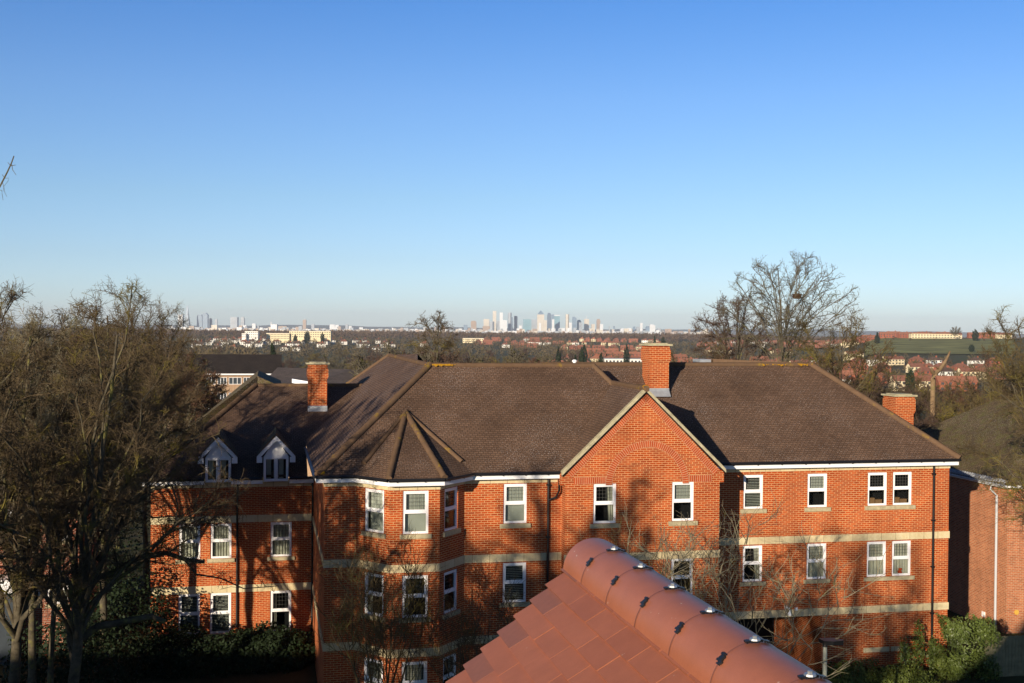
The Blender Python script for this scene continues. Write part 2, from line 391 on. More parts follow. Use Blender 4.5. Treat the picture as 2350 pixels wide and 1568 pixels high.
lev = bw[1][3]
for i in range(3):
    p, e, L, hs = bw[i]; hs = [(hs[k][0], lev[k][1], hs[k][2], lev[k][3]) for k in range(3)]
    panel(wall, p, e, 0, L, ZB, zS0, hs); bw[i] = (p, e, L, hs)
# side wall facing left, running back to the recessed wing
panel(wall, (uML, vL), (0, -1), 0, vL-vM, ZB, zS0)
wall.build('wall', MAT['brick'], B, label='front brick wall with the three sided bay')
for k, w in enumerate(wm): window(B, OFF, (0, vM), EX, *w, cur=['blind', 'slats', 'full'][k])
for i in range(3):
    p, e, L, hs = bw[i]
    for k, w in enumerate(hs): window(B, OFF, p, e, *w, sill=.1, cur=[['blind', 'sides', 'full'], ['blind', 'left', 'full'], ['none', 'none', 'sides']][i][k])
# --- projecting gable
gL = FV(1297, 1150, vG)[0]; gR = FV(1651, 1150, vG)[0]
gA = (FV(1483.2, 893, vG)[0], FV(1483.2, 893, vG)[1]); gbl = FV(1296, 1084, vG); gbr = FV(1659, 1078, vG)
zg = (gbl[1]+gbr[1])/2; half = 3.02
wall = bm_()
wg = [rect(1362.3, 1110.6, 1414.4, 1201.3, vG), rect(1360, 1290, 1412, 1381, vG), rect(1358, 1471, 1410, 1562, vG)]
wg2 = [rect(1542.6, 1106, 1593, 1195.5, vG), rect(1540, 1281.5, 1590, 1371, vG), rect(1538, 1458, 1588, 1548, vG)]
wg, wg2 = normw(wg), normw(wg2)
panel(wall, (0, vG), EX, gL, gR, ZB, zg, wg+wg2)
wall.poly([(gL, vG, zg), (gR, vG, zg), (gA[0], vG, gA[1]-.1)], [(gL, zg), (gR, zg), (gA[0], gA[1])])
panel(wall, (gR, vG), (0, 1), 0, vR-vG, ZB, zg)
panel(wall, (gL, vM), (0, -1), 0, vM-vG, ZB, zg)
# corbelled kneelers at both feet of the gable
for s, u in ((-1, gL), (1, gR)):
    x0, x1 = (u-.16, u) if s < 0 else (u, u+.16)
    wall.bx(x0, vG-.0, zg-.45, x1, vG+.5, zg-.02)
wall.build('wall', MAT['brick'], B, label='projecting gable wall of red brick')
for k, w in enumerate(wg): window(B, OFF, (0, vG), EX, *w, cur=['right', 'none', 'none'][k])
for k, w in enumerate(wg2): window(B, OFF, (0, vG), EX, *w, cur=['topblind', 'none', 'none'][k])
# soldier courses under the verges, round the blind arch and at eaves level (proud of the wall)
sd = bm_()
def strip(pts, w, n=.012):   # polyline on the gable, band of width w on its right side
    L = 0
    for (a, b) in zip(pts, pts[1:]):
        a, b = Vector(a), Vector(b); d = (b-a); l = d.length; d /= l; nr = Vector((d.y, -d.x))
        for (p, q) in (((a, L), (b, L+l)),):
            A0, B0 = a, b; A1, B1 = a+nr*w, b+nr*w
            sd.poly([(A0.x, vG-n, A0.y), (A1.x, vG-n, A1.y), (B1.x, vG-n, B1.y), (B0.x, vG-n, B0.y)], [(L, 0), (L, w), (L+l, w), (L+l, 0)])
        L += l
apx = Vector((gA[0], gA[1]-.13))
strip([(gL+.05, zg-.02), (apx.x, apx.y)], .235); strip([(apx.x, apx.y), (gR-.05, zg-.02)], .235)
ac = FV(1486, 1100, vG); r_ = 1.28; arc = []
zc = FV(1486, 1027, vG)[1]-r_
L = 0
for i in range(32):
    t0, t1 = math.pi-math.pi*i/32, math.pi-math.pi*(i+1)/32; ro = r_+.235
    f = lambda t, r: (ac[0]+r*math.cos(t), vG-.014, zc+r*1.0*math.sin(t))
    l = (t0-t1)*(r_+.1)
    sd.poly([f(t0, r_), f(t1, r_), f(t1, ro), f(t0, ro)], [(L, 0), (L+l, 0), (L+l, .235), (L, .235)]); L += l
for x0, x1 in ((gL+.3, ac[0]-r_-.235), (ac[0]+r_+.235, gR-.3)):
    z0 = wg[0][3]+.245; sd.poly([(x0, vG-.012, z0-.235), (x1, vG-.012, z0-.235), (x1, vG-.012, z0), (x0, vG-.012, z0)], [(x0, 0), (x1, 0), (x1, .235), (x0, .235)])
sd.build('soldier_course', MAT['soldier'], B)
# --- right wing
uRR = FV(2177, 1200, vR)[0]
zRF0 = FV(2000, 1071.2, vR-.3)[1]; zRF1 = FV(2000, 1059.5, vR-.3)[1]; zRS0 = zRF0-.15
colA = normw([rect(1706, 1090, 1751, 1168, vR), rect(1704.7, 1252.5, 1749.5, 1335, vR)])
colB = normw([rect(1853, 1084.6, 1898.5, 1165, vR), rect(1851.4, 1247, 1896.4, 1329.6, vR)])
colC = normw([rect(1991.3, 1080.5, 2035.3, 1162.4, vR), rect(1989.6, 1241.6, 2034, 1324.5, vR)])
colD = normw([rect(2048.6, 1078, 2092, 1160, vR), rect(2047.6, 1239.2, 2091, 1322, vR)])
for c in (colB, colC, colD):
    for k in (0, 1): c[k] = (c[k][0], colA[k][1], c[k][2], colA[k][3])
arch = rect(1690, 1411, 1884, 1640, vR)     # vehicle opening
arch = (gR+.02, ZB, arch[2], FV(1850, 1412, vR)[1])
wall = bm_()
panel(wall, (0, vR), EX, gR, uRR, ZB, zRS0, colA+colB+colC+colD)if False else None
holes = colA+colB+colC+colD
panel(wall, (0, vR), EX, gR, uRR, arch[3], zRS0, holes); panel(wall, (0, vR), EX, arch[2], uRR, ZB, arch[3])
panel(wall, (uRR, vR), (0, 1), 0, 9, ZB, zRS0)
# passage behind the opening
panel(wall, (arch[2], vR), (0, 1), 0, 4.2, ZB, arch[3]); 
panel(wall, (gR, vR+4.2), (0, -1), 0, 4.2, ZB, arch[3])
wall.poly([(gR, vR, arch[3]), (arch[2], vR, arch[3]), (arch[2], vR+4.2, arch[3]), (gR, vR+4.2, arch[3])])
wall.build('wall', MAT['brick'], B, label='right wing brick wall with a dark vehicle opening')
wall = bm_(); panel(wall, (0, vR+4.15), EX, gR, arch[2], ZB, arch[3]); wall.build('passage_shade_sheet', MAT['dark'], B)  # near-black sheet painted in for the shade at the back of the passage
for k, w in enumerate(colA): window(B, OFF, (0, vR), EX, *w, cur=['slats', 'right'][k])
for k, w in enumerate(colB): window(B, OFF, (0, vR), EX, *w, cur=['topblind', 'full'][k])
for k in (0, 1):
    f = window(B, OFF, (0, vR), EX, *colC[k], cur=['boxes', 'full'][k], nosill=True)
    window(B, OFF, (0, vR), EX, *colD[k], cur=['boxes', 'full'][k], nosill=True)
    sb = bm_(); z = colC[k][1]; sb.bx(colC[k][0]-.13, vR-.07, z-.15, colD[k][2]+.13, vR+.09, z-.004); sb.build('sill', MAT['sill'], f)
    if k == 1:
        fb = bm_()
        for q in range(9):
            c = Vector((colD[1][2]-.34+random.uniform(-.09, .09), vR+.14+random.uniform(-.03, .03), z+.16+random.uniform(-.07, .07)))
            fb.box(c-Vector((.03, .02, .03)), (.06, 0, .01), (0, .04, 0), (-.01, 0, .06))
        fb.build('flowers', MAT['red'], f)
# blocked basement sills
sb = bm_()
for x0, x1 in ((1981, 2040), (2044, 2073)):
    a, b = FV(x0, 1490, vR)[0], FV(x1, 1490, vR)[0]; z = FV(2010, 1486, vR)[1]; sb.bx(a, vR-.04, z-.17, b, vR+.05, z)
sb.build('blocked_sill', MAT['stone'], B)
# --- left recessed wing
uLL = FV(346, 1200, vL)[0]; uLR = uML
zLF0 = FV(600, 1110.5, vL-.3)[1]; zLF1 = FV(600, 1098.5, vL-.3)[1]; zLS0 = zLF0-.16
l1 = normw([rect(412, 1206, 459, 1284, vL), rect(408, 1365, 459, 1455, vL)])
l2 = normw([rect(483.5, 1202, 532, 1281.6, vL), rect(481.5, 1361, 529, 1454, vL)])
l3 = normw([rect(621, 1197, 669, 1273.7, vL), rect(620, 1354, 668, 1436, vL)])
for c in (l1, l3):
    c[0] = (c[0][0], l2[0][1], c[0][2], l2[0][3]); c[1] = (c[1][0], l2[1][1], c[1][2], l2[1][3])
wall = bm_(); panel(wall, (0, vL), EX, uLL, uLR, ZB, zLS0, l1+l2+l3); panel(wall, (uLL, vL+11), (0, -1), 0, 11, ZB, zLS0)
wall.build('wall', MAT['brick'], B, label='recessed left wing brick wall behind the trees')
for c, cc in ((l1, ('full', 'slats')), (l2, ('full', 'slats')), (l3, ('full', 'left'))):
    for k in (0, 1): window(B, OFF, (0, vL), EX, *c[k], cur=cc[k])
# --- stone string courses and eaves course
def band(name, segs, z0, z1, n=.035, mat='stone'):
    b = bm_()
    for p, e, s0, s1 in segs:
        b.poly([P3(p, e, s0, z0, n), P3(p, e, s1, z0, n), P3(p, e, s1, z1, n), P3(p, e, s0, z1, n)], [(s0, .5), (s1, .5), (s1, .7), (s0, .7)])
        b.poly([P3(p, e, s0, z1, n), P3(p, e, s1, z1, n), P3(p, e, s1, z1), P3(p, e, s0, z1)], [(s0, .5), (s1, .5), (s1, .6), (s0, .6)])
        b.poly([P3(p, e, s0, z0), P3(p, e, s1, z0), P3(p, e, s1, z0, n), P3(p, e, s0, z0, n)], [(s0, .5), (s1, .5), (s1, .6), (s0, .6)])
        for s in (s0, s1): b.poly([P3(p, e, s, z0), P3(p, e, s, z0, n), P3(p, e, s, z1, n), P3(p, e, s, z1)], [(s, .5), (s+.03, .5), (s+.03, .7), (s, .7)])
    return b.build(name, MAT[mat], B)
seg_main = [((uML, vL), (0, -1), 0, vL-vM+.03), ((0, vM), EX, uML-.03, bay[0][0])] + [(bw[i][0], bw[i][1], 0, bw[i][2]) for i in range(3)] + [((0, vM), EX, bay[3][0], gL)]
seg_g = [((0, vG), EX, gL-.03, gR+.03), ((gR, vG), (0, 1), 0, vR-vG)]
seg_r = [((0, vR), EX, gR, uRR+.03), ((uRR, vR), (0, 1), 0, 9)]
seg_l = [((0, vL), EX, uLL, uLR)]
zb1 = FV(1200, 1270, vM)[1]; zb1b = FV(1200, 1288, vM)[1]
zb2 = FV(2000, 1390, vR)[1]; zb2b = FV(2000, 1406.5, vR)[1]
for (t, b_) in ((zb1, zb1b), (zb2, zb2b)):
    band('string_course', seg_main, b_, t); band('string_course', seg_g[:1] if t == zb2 else seg_g, b_, t); band('string_course', seg_r, b_, t)
for (y0, y1) in ((1180.5, 1196.5), (1338.5, 1355)):
    band('string_course', seg_l, FV(650, y1, vL)[1], FV(650, y0, vL)[1])
band('string_course', seg_main, FV(900, 1508, vM)[1], FV(900, 1490, vM)[1]) if False else None
band('eaves_course', seg_main, zS0, zF0+.05, .02); band('eaves_course', seg_r, zRS0, zRF0+.05, .02); band('eaves_course', seg_l, zLS0, zLF0+.05, .02)
# --- fascia, gutter, soffit along a polyline (facade frame)
def eaves(pts, z0, z1, name='fascia'):
    fb, gb2, sb2 = bm_(), bm_(), bm_()
    for (a, b) in zip(pts, pts[1:]):
        a, b = Vector(a), Vector(b); d = (b-a); L = d.length; d /= L; n = Vector((d.y, -d.x))
        fb.box((a.x, a.y, z0), (d.x*L, d.y*L, 0), (-n.x*.02, -n.y*.02, 0), (0, 0, z1-z0))
        sb2.poly([(a.x, a.y, z0+.02), (b.x, b.y, z0+.02), (b.x-n.x*.32, b.y-n.y*.32, z0+.02), (a.x-n.x*.32, a.y-n.y*.32, z0+.02)])
        g0, g1 = a+n*.055, b+n*.055
        gb2.tube([(g0.x, g0.y, z1+.005), (g1.x, g1.y, z1+.005)], .058, 8)
        k = int(L/1.0)
        for i in range(k+1):
            c = g0+(g1-g0)*((i+.3)/(k+1)); gb2.box((c.x-d.x*.02, c.y-d.y*.02, z1-.07), (d.x*.04, d.y*.04, 0), (-n.x*.05, -n.y*.05, 0), (0, 0, .09))
    f = fb.build(name, MAT['white'], B); sb2.build('soffit', MAT['white'], f); smooth_by_weld(gb2.build('gutter', MAT['blk'], B)); return f
ov = .3
bo = [(2.90, vM-ov), (3.88, 37.17), (5.70, 37.17), (6.86, vM-ov)]
eM = [(uML-ov, vL-.2), (uML-ov, vM-ov)] + bo + [(gL-.02, vM-ov)]
eaves(eM, zF0, zF1); uRE = uRR+.22
eaves([(gR+.02, vR-ov), (uRE, vR-ov), (uRE, vR+8)], zRF0, zRF1)
vD = vL-ov-.04
dg = [FV(x, 1080, vD)[0] for x in (469, 531, 603, 663.5)]
eaves([(uLL-ov, vL+10), (uLL-ov, vL-ov), (dg[0], vL-ov)], zLF0, zLF1); eaves([(dg[1], vL-ov), (dg[2], vL-ov)], zLF0, zLF1); eaves([(dg[3], vL-ov), (uML-.02, vL-ov)], zLF0, zLF1)
# --- roofs
def slope(mb, pts, d):     # roof polygon, uv: along eave direction d, up the slope
    P = [Vector(p) for p in pts]; n = (P[1]-P[0]).cross(P[2]-P[0]).normalized()
    if n.z < 0: P.reverse(); n = -n
    d = Vector(d).normalized(); upv = n.cross(d)
    if upv.z < 0: upv = -upv
    mb.poly(P, [(p.dot(d), p.dot(upv)) for p in P])
zEm = zF1+.05; W = 4.55; vr = vM-ov+W
def hgt(x, y, v): return FV(x, y, v)[1]
zR_ = hgt(1175, 838, vr); tanp = (zR_-zEm)/W
uA = uML-ov; ridgeL = FV(987, 834.5, vr)[0]; ridgeR = FV(1361, 837, vr)[0]
tanl = (zR_-zEm)/(ridgeL-uA)
vback = loc(ray(903, 815)).y*( (CZ-zR_)/-loc(ray(903, 815)).z )
rf = bm_()
vB2 = vback+W
slope(rf, [(uA, vM-ov, zEm), (gL+3, vM-ov, zEm), (ridgeR+1.9, vM-ov+.6, zEm+.6*tanp), (ridgeR+.55, vr-1.0, zR_-1.0*tanp), (ridgeR, vr, zR_), (ridgeL, vr, zR_)], (1, 0, 0))
slope(rf, [(uA, vM-ov, zEm), (ridgeL, vr, zR_), (ridgeL, vback, zR_), (uA, vB2, zEm)], (0, 1, 0))
uB = ridgeL+(ridgeL-uA)
slope(rf, [(ridgeL, vr, zR_), (ridgeL, vback, zR_), (uB, vB2, zEm), (uB, vr+W*.9, zEm)], (0, 1, 0))
slope(rf, [(uA, vB2, zEm), (ridgeL, vback, zR_), (uB, vB2, zEm)], (1, 0, 0))
slope(rf, [(ridgeL, vr, zR_), (ridgeR, vr, zR_), (ridgeR+3, vr+W, zEm), (ridgeL+4, vr+W, zEm)], (1, 0, 0))
slope(rf, [(ridgeR, vr, zR_), (ridgeR+1.9, vr-3.7, zR_-3.7*tanp), (ridgeR+3, vr+W, zEm)], (0, 1, 0))
rf.build('roof', MAT['roofA'], B, label='large hipped roof of the front block')
# bay roof
apexB = Vector((4.86, 0, 0)); d = loc(ray(931, 950)); 
t_ = (zEm+ (-(vM-ov))*tanp - CZ)/(d.z-d.y*tanp); apexB = Vector((d.x*t_, d.y*t_, CZ+d.z*t_+.06))
rb = bm_(); be = [(x, y, zEm-.0) for x, y in bo]
for i in range(3):
    slope(rb, [be[i], be[i+1], apexB], (be[i+1][0]-be[i][0], be[i+1][1]-be[i][1], 0))
rb.build('bay_roof', MAT['roofA'], B)
# gable roof
vg0 = vG-.12; gz = FV(1483, 891, vg0)[1]; gu = FV(1483, 891, vg0)[0]; lz = FV(1292, 1084, vg0); rz = FV(1664, 1077.5, vg0)
vgm = vM-ov+(gz-zEm)/tanp+.15
gl = (lz[0]-.03, vg0, lz[1]); gr = (rz[0]+.03, vg0, rz[1])
zRr = hgt(1700, 836.5, vR-ov+4.45); zEr = zRF1+.05; tanr = (zRr-zEr)/4.45; vrr = vR-ov+4.45
rg = bm_()
slope(rg, [gl, (gu, vg0, gz), (gu, vgm, gz), (gl[0], vM-ov+.02, gl[2])], (0, 1, 0))
vg2 = vR-ov+(gz-zEr)/tanr
slope(rg, [gr, (gu, vg0, gz), (gu, vg2, gz), (gr[0], vR-ov+max(0, (gr[2]-zEr)/tanr), gr[2])], (0, 1, 0))
rg.build('gable_roof', MAT['roofA'], B)
vb = bm_()
for a, b in ((gl, (gu, vg0, gz)), ((gu, vg0, gz), gr)):
    a, b = Vector(a), Vector(b); dd = b-a
    vb.box(a+Vector((0, -.03, -.11)), dd, (0, .17, 0), (0, 0, .10)) ; vb.box(a+Vector((0, -.01, -.02)), dd, (0, .2, 0), (0, 0, .045))
vb.build('verge', MAT['verge'], B)
ub = bm_()
for a, b in ((gl, (gu, vg0, gz)), ((gu, vg0, gz), gr)):
    a, b = Vector(a), Vector(b); ub.box(a+Vector((0, .0, -.15)), b-a, (0, .12, 0), (0, 0, .038))
ub.build('undercloak', MAT['blk'], B)
# right wing roof
rr = bm_(); uR2 = FV(1861, 836, vrr)[0]; uR0 = 10.6
slope(rr, [(uR0, vR-ov, zEr), (uRE+.06, vR-ov, zEr), (uR2, vrr, zRr), (uR0, vrr, zRr)], (1, 0, 0))
slope(rr, [(uRE+.06, vR-ov, zEr), (uR2, vrr, zRr), (uRE+.06, vrr+4.45, zEr)], (0, 1, 0))
slope(rr, [(uR0, vrr, zRr), (uR2, vrr, zRr), (uRE+.06, vrr+4.45, zEr), (uR0, vrr+4.45, zEr)], (1, 0, 0))
rr.build('roof', MAT['roofA'], B, label='hipped roof of the right wing')
# rear wing ridge seen over the right ridge, and a grey roof light box
rw = bm_(); p = [FV(1634, 823, vrr+5)[0], FV(1850, 833, vrr+1.0)[0]]
a = loc(at(1636, 824, 56.5)); b = loc(at(1850, 832.5, 54.6))
slope(rw, [(a.x, a.y, a.z), (b.x, b.y, b.z), (b.x, b.y-.3, zRr-.5), (a.x, a.y-.3, zRr-.8)], (1, 0, 0))
rw.poly([(a.x, a.y, a.z), (b.x, b.y, b.z), (b.x, b.y+3, zRr-2), (a.x, a.y+3, zRr-2)])
rw.build('rear_roof', MAT['ridge'], B)
sk = bm_(); a = loc(at(1606, 825, 48)); b = loc(at(1634, 825, 48)); sk.bx(a.x, a.y, a.z-.6, b.x, a.y+.8, a.z); sk.build('roof_vent', MAT['lead'], B)
pt = bm_(); a = loc(at(1318.5, 825.5, 44.5)); 
pt.tube([(a.x, a.y, a.z-.6), (a.x, a.y, a.z-.08)], .062, 10); pt.tube([(a.x, a.y, a.z-.085), (a.x, a.y, a.z-.03), (a.x, a.y, a.z)], [.095, .095, .05], 10)
pt.build('flue_terminal', MAT['white'], B)
# rear cross roof beyond the left ridge
cr = bm_()
def onleft(x, y):
    d = loc(ray(x, y)); t = (zEm-uA*tanl-CZ)/(d.z-d.x*tanl); return Vector((d.x*t, d.y*t, CZ+d.z*t))
c1, c2 = onleft(958, 812.5), onleft(958, 829); c0 = Vector((ridgeL, vback, zR_))
slope(cr, [c0, c1, c2], (0, 1, 0)); cr.poly([c1, c2, (c2.x+.4, c2.y, c2.z-2.5), (c1.x+.4, c1.y, c1.z-3.5)]); cr.poly([c0, c1, (c1.x+3, c1.y, c1.z-3.5), (c0.x+3, c0.y, c0.z-3.5)])
cr.build('rear_roof', MAT['roofA'], B)
# left wing roof
vlr = 54.2; zLr = hgt(660, 884.5, vlr); zEl = zLF1+.05; tl = (zLr-zEl)/(vlr-vL+ov)
uLe = uLL-ov; uLr1 = FV(588, 884, vlr)[0]
ur_ = uA+(zLr-zEm)/tanl                       # where its ridge dies into the big left slope
rl = bm_()
slope(rl, [(uLe, vL-ov, zEl), (uA+.05, vL-ov, zEl), (uA+.05, vL-ov+(zEm-zEl)/tl, zEm), (ur_+.05, vlr, zLr), (uLr1, vlr, zLr)], (1, 0, 0))
slope(rl, [(uLe, vL-ov, zEl), (uLr1, vlr, zLr), (uLe, 2*vlr-vL, zEl)], (0, 1, 0))
slope(rl, [(uLr1, vlr, zLr), (ur_, vlr, zLr), (ur_, vlr+6, zEl), (uLe, vlr+6, zEl)], (1, 0, 0))
rl.build('roof', MAT['roofA'], B, label='roof of the recessed left wing with two dormers')
# the slightly taller roof right behind its hip
r2 = bm_(); pk = loc(at(591, 863.5, 54.6)); 
lo = loc(at(392, 1015, 50.5)); lo2 = loc(at(345, 1062, 49.5))
slope(r2, [pk, lo, (lo.x-.3, lo.y+4, lo.z-.6), (pk.x, pk.y+7, pk.z)], (0, 1, 0))
r2.poly([pk, lo, (lo.x, lo.y, lo.z-.9), (pk.x, pk.y, pk.z-.7)])
rp = loc(at(648, 889, 54.8)); slope(r2, [pk, (pk.x, pk.y+7, pk.z), (rp.x, rp.y+7, rp.z), rp], (0, 1, 0)); r2.poly([pk, rp, (pk.x, pk.y, rp.z)])
r2.build('rear_roof', MAT['roofM'], B)
# ridge and hip tiles
def capline(a, b, r=.105, name='ridge_tiles'):
    a, b = Vector(a), Vector(b); L = (b-a).length; n = max(2, int(L/.45)); mb = bm_()
    for i in range(n):
        p = a+(b-a)*(i/n); q = a+(b-a)*((i+1.06)/n); mb.tube([p, p+(q-p)*.93, q], [r*1.06, r, r*.98], 9)
    o = mb.build(name, MAT['ridge'], B); smooth_by_weld(o); return o
e_ = .0
capline((ridgeL, vr, zR_-.02), (ridgeR, vr, zR_-.02)); capline((uA+.05, vM-ov+.05, zEm+.02), (ridgeL, vr, zR_), .125, 'hip_tiles')
capline((ridgeL, vr, zR_-.02), (ridgeL, vback, zR_-.02), .1); capline((uA, vB2, zEm), (ridgeL, vback, zR_), .1, 'hip_tiles')
capline((ridgeR, vr, zR_-.01), (ridgeR+.55, vr-1.0, zR_-1.0*tanp+.02), .1, 'hip_tiles'); capline((gu, vg0-.05, gz-.02), (gu, vgm, gz-.02), .1)
capline((uR0, vrr, zRr-.02), (uR2, vrr, zRr-.02)); capline((uRE+.04, vR-ov, zEr+.02), (uR2, vrr, zRr), .12, 'hip_tiles')
capline((uLr1, vlr, zLr-.02), (ur_+.1, vlr, zLr-.02)); capline((uLe, vL-ov, zEl), (uLr1, vlr, zLr), .13, 'hip_tiles')
for i in (1, 2): capline(Vector(be[i])+Vector((0, .0, .02)), apexB, .105, 'hip_tiles')
for i in (0, 3): capline(Vector(be[i]).lerp(apexB, .16)+Vector((0, 0, .03)), apexB, .085, 'hip_tiles')
# orange lichen patches on the ridge ends (real crusts)
MAT['lichen'] = m_plain('orange_lichen', (.50, .26, .02), .95, .1, .5, 20)
lb = bm_()
for (c, n_, sx) in (((ridgeL+.5, vr-.06, zR_+.05), 60, .55), ((uR2-.4, vrr-.06, zRr+.05), 50, .5), ((uR2-1.6, vrr-.06, zRr+.04), 22, .5), ((gu, vg0+.1, gz+.07), 24, .12), ((uA+.15, vM-ov+.1, zEm+.14), 24, .12), ((14.3, vR+2.0, zEr+2.4*tanr+.03), 0, .1)):
    for i in range(n_):
        x, y = random.gauss(0, sx*.5), random.uniform(-.12, .1); r = random.uniform(.02, .06); p = Vector(c)+Vector((x, y, -abs(y)*.6+.0)); k = 6
        lb.poly([p+Vector((r*math.cos(j*6.283/k), r*math.sin(j*6.283/k), (r*math.sin(j*6.283/k))*.8)) for j in range(k)])
lb.build('lichen_crust', MAT['lichen'], B)
# --- chimneys
def chimney(u0, v0, w, dp, zb, zt, corb=(0, 0), cap=.11, name='chimney'):
    mb = bm_(); mb.bx(u0, v0, zb-1.2, u0+w, v0+dp, zt-.1)
    c0, c1 = corb
    if c1 > c0:
        mb.bx(u0-.03, v0-.03, c0-.075, u0+w+.03, v0+dp+.03, c0); mb.bx(u0-.055, v0-.055, c0, u0+w+.055, v0+dp+.055, c1); mb.bx(u0-.03, v0-.03, c1, u0+w+.03, v0+dp+.03, c1+.075)
    mb.bx(u0-.02, v0-.02, zt-.1, u0+w+.02, v0+dp+.02, zt)
    o = mb.build(name, MAT['brick'], B)
    cb = bm_(); cb.bx(u0-cap, v0-cap, zt+.002, u0+w+cap, v0+dp+cap, zt+.075); cb.bx(u0+.05, v0+.05, zt+.075, u0+w-.05, v0+dp-.05, zt+.11); cb.build('cap', MAT['verge'], o)
    fb = bm_(); fb.bx(u0-.015, v0-.02, zb-.1, u0+w+.015, v0-.004, zb+.12); fb.poly([(u0-.02, v0-.22, zb-.20), (u0+w+.02, v0-.22, zb-.20), (u0+w+.02, v0-.02, zb+.02), (u0-.02, v0-.02, zb+.02)]); fb.build('flashing', MAT['lead'], o)
    return o
d = loc(ray(1515, 907)); t_ = (zEr-(vR-ov)*tanr-CZ)/(d.z-d.y*tanr); cv = d.y*t_; cz = CZ+d.z*t_
cu0 = FV(1491, 850, cv)[0]; cu1 = FV(1535, 850, cv)[0]
chimney(cu0, cv, cu1-cu0, .9, cz+.15, FV(1515, 794, cv)[1], (FV(1515, 828, cv)[1], FV(1515, 803, cv)[1]))
d = loc(ray(729, 940)); t_ = (zEl-(vL-ov)*tl-CZ)/(d.z-d.y*tl); cv = d.y*t_; cz = CZ+d.z*t_
cu0 = FV(707.4, 900, cv)[0]; cu1 = FV(750.4, 900, cv)[0]
chimney(cu0, cv, cu1-cu0, .75, cz+.05, FV(729, 836.5, cv)[1], (FV(729, 866, cv)[1], FV(729, 848, cv)[1]))
cv = 45.4; cu0 = FV(2056, 930, cv)[0]; cu1 = FV(2097, 930, cv)[0]
chimney(cu0, cv, cu1-cu0, .95, 7, FV(2070, 910.5, cv)[1], (FV(2070, 945, cv)[1], FV(2070, 917, cv)[1]))
cb = bm_(); cb.bx(cu0, cv, ZB, cu1, cv+.95, 6); cb.build('chimney_breast', MAT['brick'], B)
# --- dormers on the left wing
def dormer(xa, xb, yt, yb, ypk, xl, xr):
    v = vD; u0, u1 = FV(xa, yb, v)[0], FV(xb, yb, v)[0]; z0 = FV((xa+xb)/2, yb, v)[1]; z1 = FV((xa+xb)/2, yt, v)[1]
    zp = FV((xa+xb)/2, ypk, v-.2)[1]; ua, ub = FV(xl, yt, v-.2)[0], FV(xr, yt, v-.2)[0]; um = (u0+u1)/2
    zl = z1-.05; back = lambda z: vL-ov+(z-zEl)/tl
    mb = bm_(); mb.bx(u0, v, z0, u0+.07, v+.12, z1); mb.bx(u1-.07, v, z0, u1, v+.12, z1); mb.bx(u0+.07, v, z0, u1-.07, v+.12, z0+.07)
    mb.bx(u0+.07, v, z1-.07, u1-.07, v+.12, z1); mb.bx(um-.035, v-.005, z0+.07, um+.035, v+.11, z1-.07)
    for a_, b_2 in ((u0+.07, um-.05), (um+.05, u1-.07)):
        mb.bx(a_, v+.02, z0+.07, a_+.03, v+.08, z1-.07); mb.bx(b_2-.03, v+.02, z0+.07, b_2, v+.08, z1-.07); mb.bx(a_+.03, v+.02, z0+.07, b_2-.03, v+.08, z0+.10); mb.bx(a_+.03, v+.02, z1-.10, b_2-.03, v+.08, z1-.07)
    # infill gable
    mb.poly([(u0, v+.03, z1), (u1, v+.03, z1), (um, v+.03, zp-.1)])
    for a_, s in ((ua, 1), (ub, -1)):
        A1, A2 = Vector((a_, v-.2, zl-.1)), Vector((um, v-.2, zp-.2)); mb.box(A1, A2-A1, (0, .03, 0), (0, 0, .2)); mb.bx(min(a_, a_+s*.22), v-.21, zl-.16, max(a_, a_+s*.22), v-.17, zl+.06)
    # cheeks
    o = mb.build('dormer', MAT['white'], B)
    ck = bm_()
    for u in (u0+.01, u1-.01): ck.poly([(u, v+.1, z0), (u, v+.1, z1), (u, back(z1)+.1, z1), (u, back(z0)+.1, z0)])
    ck.build('cheek', MAT['lead'], o)
    rb_ = bm_()
    for a_ in (ua, ub):
        f0 = (a_, v-.23, zl+.06); f1 = (um, v-.23, zp+.04); slope(rb_, [f0, f1, (um, back(zp)+.2, zp+.04), (a_, back(zl)+.2, zl+.06)], (0, 1, 0))
    rb_.build('dormer_roof', MAT['roofM'], o)
    pn = bm_(); pn.poly([(u0+.05, v+.05, z0+.05), (u1-.05, v+.05, z0+.05), (u1-.05, v+.05, z1-.05), (u0+.05, v+.05, z1-.05)]); pn.build('pane', MAT['glass'], o)
    cu = bm_(); cu.bx(u0+.12, v+.2, z0+.1, u0+.3, v+.22, z1-.1); cu.bx(um+.12, v+.2, z0+.1, um+.3, v+.22, z1-.1); cu.build('curtain', MAT['curtain'], o)
    rm = bm_(); rm.bx(u0+.02, v+.5, z0, u1-.02, v+.55, z1); rm.build('room_interior', MAT['dark'], o)
    mo = bm_()
    for a_ in (ua, ub):
        A1, A2 = Vector((a_, v-.22, zl+.09)), Vector((um, v-.22, zp+.07)); mo.box(A1, A2-A1, (0, .12, 0), (0, 0, .04))
    mo.build('mossy_verge', MAT['ridge'], o)
dormer(471, 530, 1051, 1107, 1004, 454, 545); dormer(604.5, 662, 1048.5, 1105, 1000.5, 589, 678)
